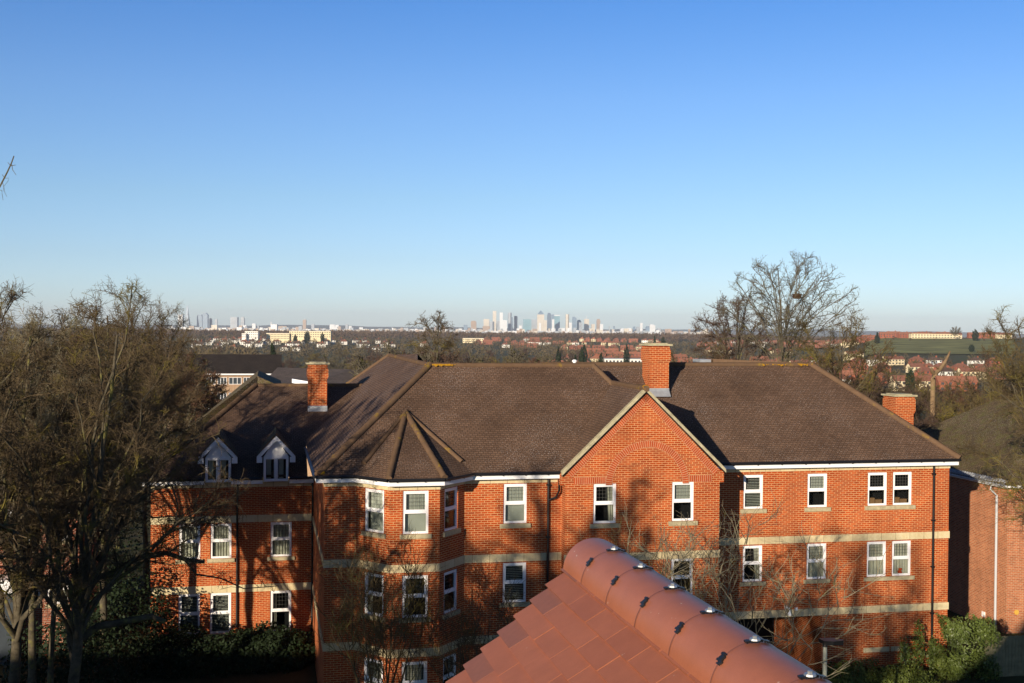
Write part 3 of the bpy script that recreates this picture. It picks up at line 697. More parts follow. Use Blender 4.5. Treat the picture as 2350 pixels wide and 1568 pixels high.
# --- rain pipes
def pipe(x, y0, y1, v, extra=None, name='drainpipe'):
    u, z0 = FV(x, y0, v-.07); z1 = max(ZB, FV(x, y1, v-.07)[1]); mb = bm_(); mb.tube([(u, v-.07, z0), (u, v-.07, z1)], .042, 8)
    z = z0-.3
    while z > z1: mb.bx(u-.06, v-.115, z-.03, u+.06, v, z+.03); z -= 1.8
    if extra: mb.tube([Vector(p) for p in extra(u, z0)], .04, 8)
    smooth_by_weld(mb.build(name, MAT['blk'], B))
pipe(2143.5, 1070, 1560, vR); pipe(1258.8, 1093, 1700, vM)
pipe(545, 1110, 1440, vL); pipe(718, 1096, 1460, vL)
mb = bm_(); u = FV(1258.8, 1140, vM-.07)[0]; a = FV(1283, 1092, vM-.15); mb.tube([(a[0], vM-.2, zF1), (a[0], vM-.2, a[1]-.5), (a[0]-.1, vM-.12, a[1]-.75), (u, vM-.07, a[1]-.85)], .04, 8)
smooth_by_weld(mb.build('swan_neck_pipe', MAT['blk'], B))
# small security camera and lamp by the vehicle opening
mb = bm_(); p = FV(1806, 1395, vR); mb.box((p[0]-.05, vR-.25, p[1]-.25), (.12, 0, 0), (0, .2, .0), (-.1, 0, .35)); q = FV(1826, 1397, vR); mb.bx(q[0]-.05, vR-.06, q[1]-.06, q[0]+.05, vR-.002, q[1]+.05)
mb.build('wall_light', MAT['white'], B)


# ------------------------------------------------------------------ OUR OWN HOUSE (foreground roof)
MAT['clay'] = None
def m_clay():
    s = NT('terracotta_tile'); g = s.n('ShaderNodeNewGeometry'); co = s.coord('Object'); n = s.noise(co, 9, 5, .7)
    c = s.ramp(g.outputs['Random Per Island'], [(0, (.36, .120, .062)), (.25, (.385, .130, .066)), (.6, (.40, .136, .070)), (1, (.42, .144, .074))])
    c = s.mix(.22, c, s.ramp(n, [(.25, .25), (.75, .75)]), 'OVERLAY'); nf = s.noise(co, 260, 2); c = s.mix(.12, c, s.ramp(nf, [(.3, .2), (.7, .8)]), 'OVERLAY')
    s.bump(nf, .15, .002)
    # small lime spots
    ns = s.noise(co, 38, 2, .5); c = s.mix(s.ramp(ns, [(.745, 0), (.76, .5)]), c, (.6, .45, .38))
    return s.fin(c, .55, .35)
MAT['clay'] = m_clay()
s = NT('ridge_clay'); co = s.coord('Object'); ns = s.noise(co, 26, 2, .5); n = s.noise(co, 7, 5, .7); c = s.mix(.2, (.42, .144, .075), s.ramp(n, [(.25, .25), (.75, .75)]), 'OVERLAY'); nf = s.noise(co, 240, 2); c = s.mix(.12, c, s.ramp(nf, [(.3, .2), (.7, .8)]), 'OVERLAY'); c = s.mix(s.ramp(ns, [(.735, 0), (.76, .7)]), c, (.75, .62, .55)); s.bump(nf, .12, .002); MAT['clayR2'] = s.fin(c, .42, .4)  # pale specks paint in white glints along with lime spots
MAT['clayD'] = m_plain('dark_terracotta', (.29, .115, .08), .6, .3, .15, 30)
MAT['clayR'] = m_plain('ridge_terracotta', (.42, .145, .078), .48, .35, .12, 14)
MAT['steel'] = m_plain('steel_screw', (.6, .6, .58), .5, .5, .1, metal=1)
MAT['render'] = m_plain('painted_render', (.6, .56, .48), .9, .1, .2)
R0 = at(1409, 1265, 5.68); r0l = loc(R0)                      # a ridge screw
rcx = r0l.x; rcz = r0l.z-.165; RAD = .165; vend = r0l.y+.36       # ridge axis, far end
H = empty('tiled_house', wld(rcx, r0l.y-4, 0), A, label='new terracotta tiled roof with clipped round ridge tiles, nearest the viewer', cat='house')
HO = (rcx, r0l.y-4, 0); PD = 36.0; PT = math.tan(math.radians(PD)); CP, SP_ = math.cos(math.radians(PD)), math.sin(math.radians(PD))
zr0 = rcz+.165*PT-.02                                                # roof planes' virtual ridge height
def tiles(side, nrow, vfar, vnear):
    mb = MB(HO); rnd = random.Random(5+side); g = .114; tw = .31
    for r in range(nrow):
        d0 = .20+(r-1)*g; d1 = d0+g*1.25
        v = vfar-.04*(r-1); first = True; k = 0
        while v > vnear:
            w = (.31 if r % 2 == 0 else .31+.155) if first else tw
            a, b = v-.003, v-w+.003; lift = .013+rnd.uniform(-.001, .0015)
            mi = 1 if (first and r % 2 == 0) or rnd.random() < .02 else 0
            def Q(d, vv, h): return Vector((rcx+side*(d*CP+h*SP_), vv, zr0-d*SP_+h*CP))
            t0, t1 = d0-.03, d1-.03
            o = Q(t0, a, lift-.014); e1 = Q(t1, a, lift+.001)-o; e2 = Vector((0, b-a, 0)); e3 = Q(0, 0, .013)-Q(0, 0, 0)
            mb.box(o, e1, e2, e3, mi); v -= w; first = False; k += 1
    return mb
vnear = r0l.y-9
tiles(-1, 34, vend-.03, .2).build('roof_tiles', [MAT['clay'], MAT['clayD']], H, label='left slope of flat terracotta tiles with stepped verge')
tiles(1, 6, vend-.03, .2).build('roof_tiles', [MAT['clay'], MAT['clayD']], H, label='far slope of flat terracotta tiles')
# under-roof and body
vf = vend-.45
mb = MB(HO); Lh = 4.6
for s in (-1, 1): mb.poly([(rcx, vf, zr0-.03), (rcx+s*Lh*1.02, vf, zr0-.03-Lh*1.02*PT), (rcx+s*Lh*1.02, vnear, zr0-.03-Lh*1.02*PT), (rcx, vnear, zr0-.03)])
mb.build('roof', MAT['clayD'], H)
mb = MB(HO); ze = zr0-.1-Lh*PT
mb.poly([(rcx-Lh, vf-.1, 0), (rcx+Lh, vf-.1, 0), (rcx+Lh, vf-.1, ze), (rcx, vf-.1, zr0-.1), (rcx-Lh, vf-.1, ze)])
for s in (-1, 1): mb.poly([(rcx+s*Lh, vf-.1, 0), (rcx+s*Lh, vnear, 0), (rcx+s*Lh, vnear, ze), (rcx+s*Lh, vf-.1, ze)])
mb.poly([(rcx-Lh, vnear, 0), (rcx+Lh, vnear, 0), (rcx+Lh, vnear, ze), (rcx, vnear, zr0-.1), (rcx-Lh, vnear, ze)])
mb.build('wall', MAT['brickB'], H)
# ridge tiles with rubber unions, straps and screws
def arcpt(v, th, r): return Vector((rcx+r*math.sin(th), v, rcz+r*math.cos(th)))
v = vend; k = 0
while v > vnear+1:
    Lt = .36 if k == 0 else .42
    mb = MB(HO); N = 28; K = 8
    for i in range(K):
        f0, f1 = i/K, (i+1)/K; va, vb_ = v-Lt*f0, v-Lt*f1
        rr_ = lambda f: RAD+.0025*math.sin(f*3.1)
        for j in range(N):
            t0, t1 = -1.62+3.24*j/N, -1.62+3.24*(j+1)/N
            mb.poly([arcpt(va, t0, rr_(f0)), arcpt(vb_, t0, rr_(f1)), arcpt(vb_, t1, rr_(f1)), arcpt(va, t1, rr_(f0))])
    for j in range(N):
        t0, t1 = -1.62+3.24*j/N, -1.62+3.24*(j+1)/N
        mb.poly([arcpt(v, t0, RAD), arcpt(v, t1, RAD), arcpt(v, t1, RAD-.018), arcpt(v, t0, RAD-.018)])
    if k == 0:
        pass
    o = mb.build('ridge_tile', MAT['clayR2'], H); smooth_by_weld(o, 35)
    vj = v-Lt
    if k == 0: vj = r0l.y
    # rubber union visible at the joint
    ub = MB(HO)
    def patch(th, dv, w, h, r0_=RAD+.003, t=.008):     # curved little pad
        for j in range(4):
            a0, a1 = th-h/2/RAD+h/RAD*j/4, th-h/2/RAD+h/RAD*(j+1)/4; wob = .006*math.sin(j*2.3+1)
            for (x0, x1, y0, y1, z_) in ((vj+dv+w/2+wob, vj+dv-w/2+wob, a0, a1, r0_+t),): 
                ub.poly([arcpt(x0, y0, z_), arcpt(x1, y0, z_), arcpt(x1, y1, z_), arcpt(x0, y1, z_)])
            ub.poly([arcpt(vj+dv+w/2+wob, a0, r0_), arcpt(vj+dv+w/2+wob, a0, r0_+t), arcpt(vj+dv+w/2+wob, a1, r0_+t), arcpt(vj+dv+w/2+wob, a1, r0_)])
            ub.poly([arcpt(vj+dv-w/2+wob, a0, r0_), arcpt(vj+dv-w/2+wob, a0, r0_+t), arcpt(vj+dv-w/2+wob, a1, r0_+t), arcpt(vj+dv-w/2+wob, a1, r0_)])
        for aa in (th-h/2/RAD, th+h/2/RAD):
            ub.poly([arcpt(vj+dv+w/2, aa, r0_), arcpt(vj+dv-w/2, aa, r0_), arcpt(vj+dv-w/2, aa, r0_+t), arcpt(vj+dv+w/2, aa, r0_+t)])
    patch(-.80, .0, .026, .034); patch(-.90, -.012, .020, .022)
    c = ub.build('rubber_clip', MAT['blk'], o)
    ub = MB(HO); patch(-.05, 0, .024, .05); patch(.25, .010, .022, .035); ub.build('rubber_clip', MAT['blk'], o)
    sb = MB(HO); p = arcpt(vj, .0, RAD+.010); q = arcpt(vj, .0, RAD+.016)
    sb.tube([p, q], [.020, .018], 12); sb.tube([q, q+Vector((0, 0, .009))], .0085, 6); sb.build('screw', MAT['steel'], o)
    jb = MB(HO)
    for j in range(22):
        t0, t1 = -1.6+1.55*j/22, -1.6+1.55*(j+1)/22
        jb.poly([arcpt(vj+.003, t0, RAD+.0035), arcpt(vj-.003, t0, RAD+.0035), arcpt(vj-.003, t1, RAD+.0035), arcpt(vj+.003, t1, RAD+.0035)])
    jb.build('joint', MAT['clayD'], o)
    v = vj; k += 1

S2 = empty('added_shade_house', (-35, -3, 0), 0, label='unseen tall brick house added behind the garden trees to shade the left garden', cat='house')  # added out of view to throw shade over the lower left garden
mb = MB((-35, -3, 0)); mb.bx(-45, -10, 0, -25.5, 3, 10.4); mb.build('wall', MAT['brickB'], S2); mb = MB((-35, -3, 0))
slope(mb, [(-45.4, 3.3, 10.4), (-25.1, 3.3, 10.4), (-28, -3.5, 13), (-42, -3.5, 13)], (1, 0, 0)); slope(mb, [(-45.4, -10.3, 10.4), (-25.1, -10.3, 10.4), (-28, -3.5, 13), (-42, -3.5, 13)], (1, 0, 0)); slope(mb, [(-25.1, -10.3, 10.4), (-25.1, 3.3, 10.4), (-28, -3.5, 13)], (0, 1, 0)); slope(mb, [(-45.4, -10.3, 10.4), (-45.4, 3.3, 10.4), (-42, -3.5, 13)], (0, 1, 0)); mb.build('roof', MAT['roofG'], S2)
# ------------------------------------------------------------------ neighbouring buildings
# right: paler brick block with a mossy roof
def rcorner():
    p = at(2310, 1114, 50.0); return loc(p)
rc = rcorner(); zq = rc.z; uq, vq = rc.x, rc.y
NB = empty('mossy_roof_building', wld(uq+4, vq+4), A, label='pale brick building under a mossy grey roof beside the right wing', cat='building')
NO = (uq+4, vq+4, 0); mb = MB(NO); Wn = 4.65; pn_ = math.tan(math.radians(35)); vE = vq+12.2
panel(mb, (uq+.25, vE), (0, -1), 0, vE-vq-.25, -.3, zq); panel(mb, (uq+.25, vq+.25), EX, 0, 2*Wn, -.3, zq)
mb.build('wall', MAT['brick2'], NB)
mb = MB(NO); zt_ = zq+Wn*pn_
slope(mb, [(uq, vq, zq), (uq+Wn, vq+Wn, zt_), (uq+Wn, vE-Wn, zt_), (uq, vE, zq)], (0, 1, 0))
slope(mb, [(uq, vq, zq), (uq+2*Wn, vq, zq), (uq+Wn, vq+Wn, zt_)], (1, 0, 0))
slope(mb, [(uq+2*Wn, vq, zq), (uq+2*Wn, vE, zq), (uq+Wn, vE-Wn, zt_), (uq+Wn, vq+Wn, zt_)], (0, 1, 0)); slope(mb, [(uq, vE, zq), (uq+2*Wn, vE, zq), (uq+Wn, vE-Wn, zt_)], (1, 0, 0))
mb.build('roof', MAT['roofM'], NB)
mb = MB(NO)          # wavy tile edge and grey gutter
for i in range(64): y = vE-(vE-vq)*i/64; mb.tube([(uq-.03, y, zq+.03), (uq+.16, y, zq+.17)], .07, 6)
mb.build('eaves_tiles', MAT['lead'], NB)
mb = MB(NO); mb.bx(uq-.02, vq-.05, zq-.14, uq+.02, vE, zq-.02); mb.bx(uq+.021, vq-.05, zq-.14, uq+2*Wn, vq-.01, zq-.02); mb.build('fascia', MAT['white'], NB)
mb = MB(NO); mb.tube([(uq-.06, vE, zq-.05), (uq-.06, vq-.06, zq-.05)], .05, 8); gp = vq+1.0
mb.tube([(uq-.07, gp, zq-.1), (uq-.07, gp, zq-.3), (uq+.16, gp-.1, zq-.6), (uq+.16, gp-.1, 0)], .055, 8)
MAT['pipe'] = m_plain('pale_grey_pipe', (.6, .63, .66), .4, .4, .1); smooth_by_weld(mb.build('drainpipe', MAT['pipe'], NB))
mb = MB(NO); x, z = FP(1175+1160/1, 1406, (uq+.25, vq+.25), EX); x, z = FP(2332, 1405, (uq+.25, vq+.25), EX)
c = Vector((uq+.25+x, vq+.2, z)); mb.tube([c+Vector((0, .04, 0)), c], .11, 16); MAT['yel'] = m_plain('yellow_vent', (.75, .45, .08), .6, .3, .1); mb.build('round_vent', MAT['yel'], NB)
mb = MB(NO); s_, z = FP(2258, 1409, (uq+.25, vE), (0, -1)); mb.bx(uq+.2, vE-s_-.1, z-.12, uq+.249, vE-s_+.1, z+.1); mb.build('vent_cover', MAT['white'], NB)
# left: brick house glimpsed behind the big trees
hl = loc(at(186, 1300, 46)); HLx, HLy = hl.x, hl.y
NL = empty('brick_house', wld(HLx-5, HLy+4), A, label='red brick house with white windows seen through the big bare trees', cat='house'); LO = (HLx-5, HLy+4, 0)
mb = MB(LO); zhe = CZ-(1165-743)/F*46
def lr(x0, y0, x1, y1):
    a = FV(x0, y0, HLy); b = FV(x1, y1, HLy); return (a[0], b[1], b[0], a[1])
hw = [lr(118, 1180, 156, 1240), lr(5, 1180, 40, 1240), lr(62, 1180, 92, 1240), lr(108, 1322, 156, 1385), lr(66, 1322, 92, 1385)]
panel(mb, (0, HLy), EX, HLx-11, HLx, -.3, zhe, hw); panel(mb, (HLx, HLy), (0, 1), 0, 8, -.3, zhe); mb.build('wall', MAT['brickB'], NL)
for w in hw: window(NL, LO, (0, HLy), EX, *w, cur='sides', sill=.05)
mb = MB(LO); pz = 8*.35
slope(mb, [(HLx-11.3, HLy-.3, zhe), (HLx+.3, HLy-.3, zhe), (HLx-3.5, HLy+4, zhe+pz), (HLx-11.3, HLy+4, zhe+pz)], (1, 0, 0)); slope(mb, [(HLx+.3, HLy-.3, zhe), (HLx+.3, HLy+8.3, zhe), (HLx-3.5, HLy+4, zhe+pz)], (0, 1, 0))
mb.build('roof', MAT['roofG'], NL); mb = MB(LO); mb.bx(HLx-11, HLy-.34, zhe-.16, HLx+.3, HLy-.3, zhe); mb.build('fascia', MAT['white'], NL)
mb = MB(LO); a = lr(0, 1318, 62, 1372); mb.bx(a[0]-1.5, HLy-1.2, a[3]-.5, a[2]-.2, HLy-.02, a[3]); mb.build('porch', MAT['white'], NL); mb = MB(LO); mb.bx(a[0]-1.5, HLy-1.1, 0, a[2]-.3, HLy-.9, a[3]-.5); mb.build('porch_glazing', MAT['pane2'], NL)
# flats beyond the left wing
def facing(name, x0, x1, ye, Y, label, cat, st, mat, roofm, dep=9, rise=2.6, yaw=0.0, floors=3, nwin=6, wmat='white', flat=False, par=None):
    p0, p1 = at(x0, ye, Y), at(x1, ye, Y); L = (p1-p0).length*1.0; z = p0.z
    c = (p0+p1)/2; zg_ = min(tz(c.x, c.y), z-floors*2.6)
    r = empty(name, (c.x, c.y, zg_), yaw, label=label, cat=cat, group=None); h = z-zg_
    mb = MB(); l2 = L/2; sh = 2.75
    ws = []
    for f in range(floors):
        for i in range(nwin):
            s = -l2+L*(i+.5)/nwin; ww = 1.1 if i % 2 else .8; ws.append((s-ww, h-.55-f*sh-1.25, s+ww, h-.55-f*sh))
    panel(mb, (0, 0), EX, -l2, l2, 0, h, ws, reveal=.08)
    mb.poly([(-l2, 0, 0), (-l2, dep, 0), (-l2, dep, h), (-l2, 0, h)]); mb.poly([(l2, 0, 0), (l2, dep, 0), (l2, dep, h), (l2, 0, h)]); mb.poly([(-l2, dep, 0), (l2, dep, 0), (l2, dep, h), (-l2, dep, h)])
    mb.build('wall', MAT[mat], r)
    for (a, b, c_, d) in ws:
        m2 = MB(); q = .07
        m2.bx(a, .02, b, a+q, .07, d); m2.bx(c_-q, .02, b, c_, .07, d); m2.bx(a+q, .021, b, c_-q, .069, b+q); m2.bx(a+q, .021, d-q, c_-q, .069, d)
        for t in (.33, .67): x = a+(c_-a)*t; m2.bx(x-.04, .022, b+q, x+.04, .068, d-q)
        w_ = m2.build('window', MAT[wmat], r); m3 = MB(); m3.poly([(a+.03, .06, b+.03), (c_-.03, .06, b+.03), (c_-.03, .06, d-.03), (a+.03, .06, d-.03)]); m3.build('pane', MAT['pane2'], w_)
    m4 = MB(); 
    if flat: m4.bx(-l2-.1, -.1, h, l2+.1, dep+.1, h+.25)
    else:
        e = .35; slope(m4, [(-l2-e, -e, h+.1), (l2+e, -e, h+.1), (l2+e-.0, dep/2, h+rise), (-l2-e, dep/2, h+rise)], (1, 0, 0)); slope(m4, [(-l2-e, dep+e, h+.1), (l2+e, dep+e, h+.1), (l2+e, dep/2, h+rise), (-l2-e, dep/2, h+rise)], (1, 0, 0))
        for s in (-1, 1): m4.poly([(s*l2, 0, h), (s*l2, dep, h), (s*l2, dep/2, h+rise-.1)])
    m4.build('roof', MAT[roofm], r)
    m5 = MB(); m5.bx(-l2-.35, -.38, h-.12, l2+.35, -.32, h+.12); m5.build('fascia', MAT['white'], r)
    return r
MAT['roofD'] = m_roof('dark_slate', (.045, .035, .03), (.035, .028, .025), .2, gauge=.3, w=.3, thr=.75)
fl = facing('block_of_flats', 380, 640, 858, 205, 'buff brick flats with dark roof beyond the left hip of the apartment block', 'flats', 3, 'brickY', 'roofD', 12, 3.4, A, 3, 9)
f2 = empty('grey_roofed_flats', (at(700, 880, 150).x, at(700, 880, 150).y, -4), 0, label='low flats with a wide grey tiled roof behind the left chimney', cat='flats')
mb = MB(tuple(f2.location)); pts = [at(600, 882, 118), at(700, 889, 112), at(880, 905, 108), at(900, 862, 120), at(637, 843.5, 128)]
a0, a1, a2, a3, a4 = pts
slope(mb, [a0, a1, (a3.lerp(a4, .35)+Vector((0, 0, .35))), a4], (1, -.8, 0)); slope(mb, [a1, a2, a3, (a3.lerp(a4, .35)+Vector((0, 0, .35)))], (1, 0, 0))
slope(mb, [a0, a4, a4+Vector((-2, 10, -2.5)), a0+Vector((-1, 10, 0))], (0, 1, 0))
mb.build('roof', MAT['roofG'], f2)
mb = MB(tuple(f2.location))
for a_, b_ in ((a0, a1), (a1, a2)): mb.box(a_+Vector((0, -.1, -.35)), b_-a_, (0, -.1, 0), (0, 0, .33))
mb.box(at(670, 879, 108), at(730, 889, 105)-at(670, 879, 108), (0, .2, 0), (0, 0, .38)); mb.build('fascia', MAT['white'], f2)
mb = MB(tuple(f2.location))
for a_, b_ in ((a0, a1), (a1, a2)):
    a_ = a_+Vector((.1, .4, 0)); b_ = b_+Vector((.1, .4, 0)); L = (b_-a_).length; mb.poly([(a_.x, a_.y, -5), (b_.x, b_.y, -5), b_, a_], [(0, 0), (L, 0), (L, 8), (0, 8)])
mb.build('wall', MAT['brickY'], f2)

# ------------------------------------------------------------------ TREES
class Tubes:
    def __init__(s): s.V = []; s.F = []; s.n = 0
    def line(s, P, R, k):
        P = np.asarray(P); n = len(P); T = np.gradient(P, axis=0); T /= np.linalg.norm(T, axis=1)[:, None]+1e-9
        ref = np.where(np.abs(T[:, 2:3]) < .9, np.array([[0, 0, 1.]]), np.array([[0, 1., 0]])); Aa = np.cross(T, ref); Aa /= np.linalg.norm(Aa, axis=1)[:, None]+1e-9
        Bb = np.cross(Aa, T); th = np.arange(k)*2*np.pi/k
        r = P[:, None, :]+(Aa[:, None, :]*np.cos(th)[None, :, None]+Bb[:, None, :]*np.sin(th)[None, :, None])*np.asarray(R)[:, None, None]
        s.V.append(r.reshape(-1, 3)); i = np.arange(n-1)[:, None]*k; j = np.arange(k)[None, :]; j2 = (j+1) % k
        f = np.stack([i+j, i+j2, i+j2+k, i+j+k], -1).reshape(-1, 4)+s.n; s.F.append(f); s.n += n*k
    def prisms(s, P0, P1, R0, R1):   # many 3-sided twigs at once
        m = len(P0)
        if not m: return
        T = P1-P0; T /= np.linalg.norm(T, axis=1)[:, None]+1e-9
        ref = np.where(np.abs(T[:, 2:3]) < .9, np.array([[0, 0, 1.]]), np.array([[0, 1., 0]])); Aa = np.cross(T, ref); Aa /= np.linalg.norm(Aa, axis=1)[:, None]+1e-9; Bb = np.cross(Aa, T)
        th = np.arange(3)*2*np.pi/3; o = Aa[:, None, :]*np.cos(th)[None, :, None]+Bb[:, None, :]*np.sin(th)[None, :, None]
        r = np.concatenate([P0[:, None, :]+o*R0[:, None, None], P1[:, None, :]+o*R1[:, None, None]], 1)
        s.V.append(r.reshape(-1, 3)); b = np.arange(m)[:, None]*6+s.n
        for j in range(3): s.F.append(b+np.array([[j, (j+1) % 3, 3+(j+1) % 3, 3+j]]))
        s.n += m*6
    def mesh(s, name, mat, smooth=True):
        V = np.concatenate(s.V).astype('f'); Fq = np.concatenate(s.F).astype('i'); me = bpy.data.meshes.new(name)
        me.vertices.add(len(V)); me.vertices.foreach_set('co', V.ravel()); me.loops.add(Fq.size); me.loops.foreach_set('vertex_index', Fq.ravel())
        me.polygons.add(len(Fq)); me.polygons.foreach_set('loop_start', np.arange(len(Fq), dtype='i')*4)
        me.polygons.foreach_set('use_smooth', np.full(len(Fq), smooth)); me.update(calc_edges=True); me.materials.append(mat); return me
def unit(v): return v/(np.linalg.norm(v, axis=-1, keepdims=True)+1e-9)
def grow(seed, H, r0=.16, clear=.25, limbs=9, spread=.9, up=.25, n2=7, n3=6, tw=9, tw2=3, twl=.55, twr=.006, multi=1, wig=.12, lean=(0, 0), droop=0., Rm=None, ll=.52, l0=.82):
    """bare deciduous tree; returns trunk mesh data and crown mesh data"""
    rg = np.random.default_rng(seed); TR, CR = Tubes(), Tubes(); tips = []
    def poly(p, d, L, r, n, upw, wg, tend=.35):
        P = [p]; d = unit(d)
        for i in range(n):
            d = unit(d+rg.normal(0, wg, 3)+np.array([0, 0, upw/n])); P.append(P[-1]+d*L/n)
        return np.array(P), np.linspace(r, r*tend, n+1)
    def child(P, R, t):
        f = t*(len(P)-1); i = min(int(f), len(P)-2); u = f-i; return P[i]*(1-u)+P[i+1]*u, unit(P[i+1]-P[i]), R[i]*(1-u)+R[i+1]*u
    def side(d, ang):
        a = rg.normal(0, 1, 3); a = unit(a-d*np.dot(a, d)); return unit(d*math.cos(ang)+a*math.sin(ang))
    for m in range(multi):
        d0 = np.array([lean[0], lean[1], 1.0]) if multi == 1 else np.array([math.sin(m*2.4)*.45*spread+lean[0], math.cos(m*2.4)*.45*spread+lean[1], 1.0])
        L0 = H*(l0 if multi == 1 else rg.uniform(.7, .95)); b0 = np.zeros(3)+ (0 if multi == 1 else rg.normal(0, .12, 3)*[1, 1, 0])
        P, R = poly(b0, d0, L0, r0*(1 if multi == 1 else .62), 9, .15, wig*.8, .16); TR.line(P, R*(1+.35*np.exp(-np.arange(10)*1.2)), 10)
        for a in range(limbs):
            t = clear+(.97-clear)*((a+rg.uniform(0, .8))/limbs); p, d, r = child(P, R, t); ang = rg.uniform(.55, 1.0)*spread*(1.1-.35*t)
            L = H*(ll-.3*ll/.52*(t-clear)/(1-clear))*rg.uniform(.75, 1.15)
            ga = a*2.4+rg.uniform(-.4, .4); dd = unit(np.array([math.sin(ga)*math.sin(ang), math.cos(ga)*math.sin(ang), math.cos(ang)])+.25*np.array([d[0], d[1], 0]))
            P1, R1 = poly(p, dd, L, r*rg.uniform(.38, .6), 7, up, wig, .22); TR.line(P1, R1, 6)
            for b in range(n2):
                t1 = .22+.76*(b+rg.uniform(0, .9))/n2; p, d, r = child(P1, R1, t1); P2, R2 = poly(p, side(d, rg.uniform(.5, .95)), L*rg.uniform(.28, .5)*(1.15-.45*t1), max(r*.55, twr*1.9), 5, up*.7-droop, wig*1.3, .3); CR.line(P2, R2, 4)
                for c in range(n3):
                    t2 = .15+.85*(c+rg.uniform(0, .9))/n3; p, d, r = child(P2, R2, t2); P3_, R3 = poly(p, side(d, rg.uniform(.5, 1.0)), H*.075*rg.uniform(.6, 1.25)*(twl/.55), max(r*.55, twr*1.3), 3, up*.5-droop, wig*1.6, .5); CR.line(P3_, R3, 3); tips.append(P3_)
                tips.append(P2[1:5])
            tips.append(P1[4:8])
    S = np.concatenate([np.stack([t[:-1], t[1:]], 1) for t in tips])
    idx = rg.integers(0, len(S), int(len(S)*tw/3)); u = rg.random(len(idx))[:, None]; base = S[idx, 0]*(1-u)+S[idx, 1]*u; dr = unit(S[idx, 1]-S[idx, 0])
    D = unit(dr*.8+rg.normal(0, .55, base.shape)+np.array([0, 0, .18-droop])); L = rg.uniform(.5, 1.2, len(idx))[:, None]*twl
    mid = base+D*L*.5; D2 = unit(D+rg.normal(0, .25, base.shape)+np.array([0, 0, .12])); end = mid+D2*L*.5; rr = np.full(len(idx), twr)
    CR.prisms(base, mid, rr, rr*.85); CR.prisms(mid, end, rr*.85, rr*.5)
    for k in range(tw2):
        u = rg.uniform(.3, 1, (len(idx), 1)); b2 = mid*(1-u)+end*u; D3 = unit(D2+rg.normal(0, .6, base.shape)); CR.prisms(b2, b2+D3*L*rg.uniform(.25, .5, (len(idx), 1)), rr*.65, rr*.45)
    mz = np.percentile(np.concatenate(CR.V)[:, 2], 99.7); f_ = H/mz
    TR.V = [v*f_ for v in TR.V]; CR.V = [v*f_ for v in CR.V]
    A_ = np.concatenate(CR.V); c_ = A_[:, :2].mean(0)-np.array(lean)*H*.5; zm = A_[:, 2].mean()       # keep the crown over its foot
    for L_ in (TR.V, CR.V):
        for v in L_: v[:, :2] -= c_*(v[:, 2:3]/zm)
    if Rm:
        A_ = np.concatenate(CR.V); c_ = A_[:, :2].mean(0); q = Rm/np.percentile(np.abs(A_[:, 0]-c_[0]), 98)
        for L_ in (TR.V, CR.V):
            for v in L_: cc = c_*np.clip(v[:, 2:3]/zm, 0, 1); v[:, :2] = cc+(v[:, :2]-cc)*(1+(q-1)*np.clip(v[:, 2:3]/H*2.5, 0, 1))
    return TR, CR
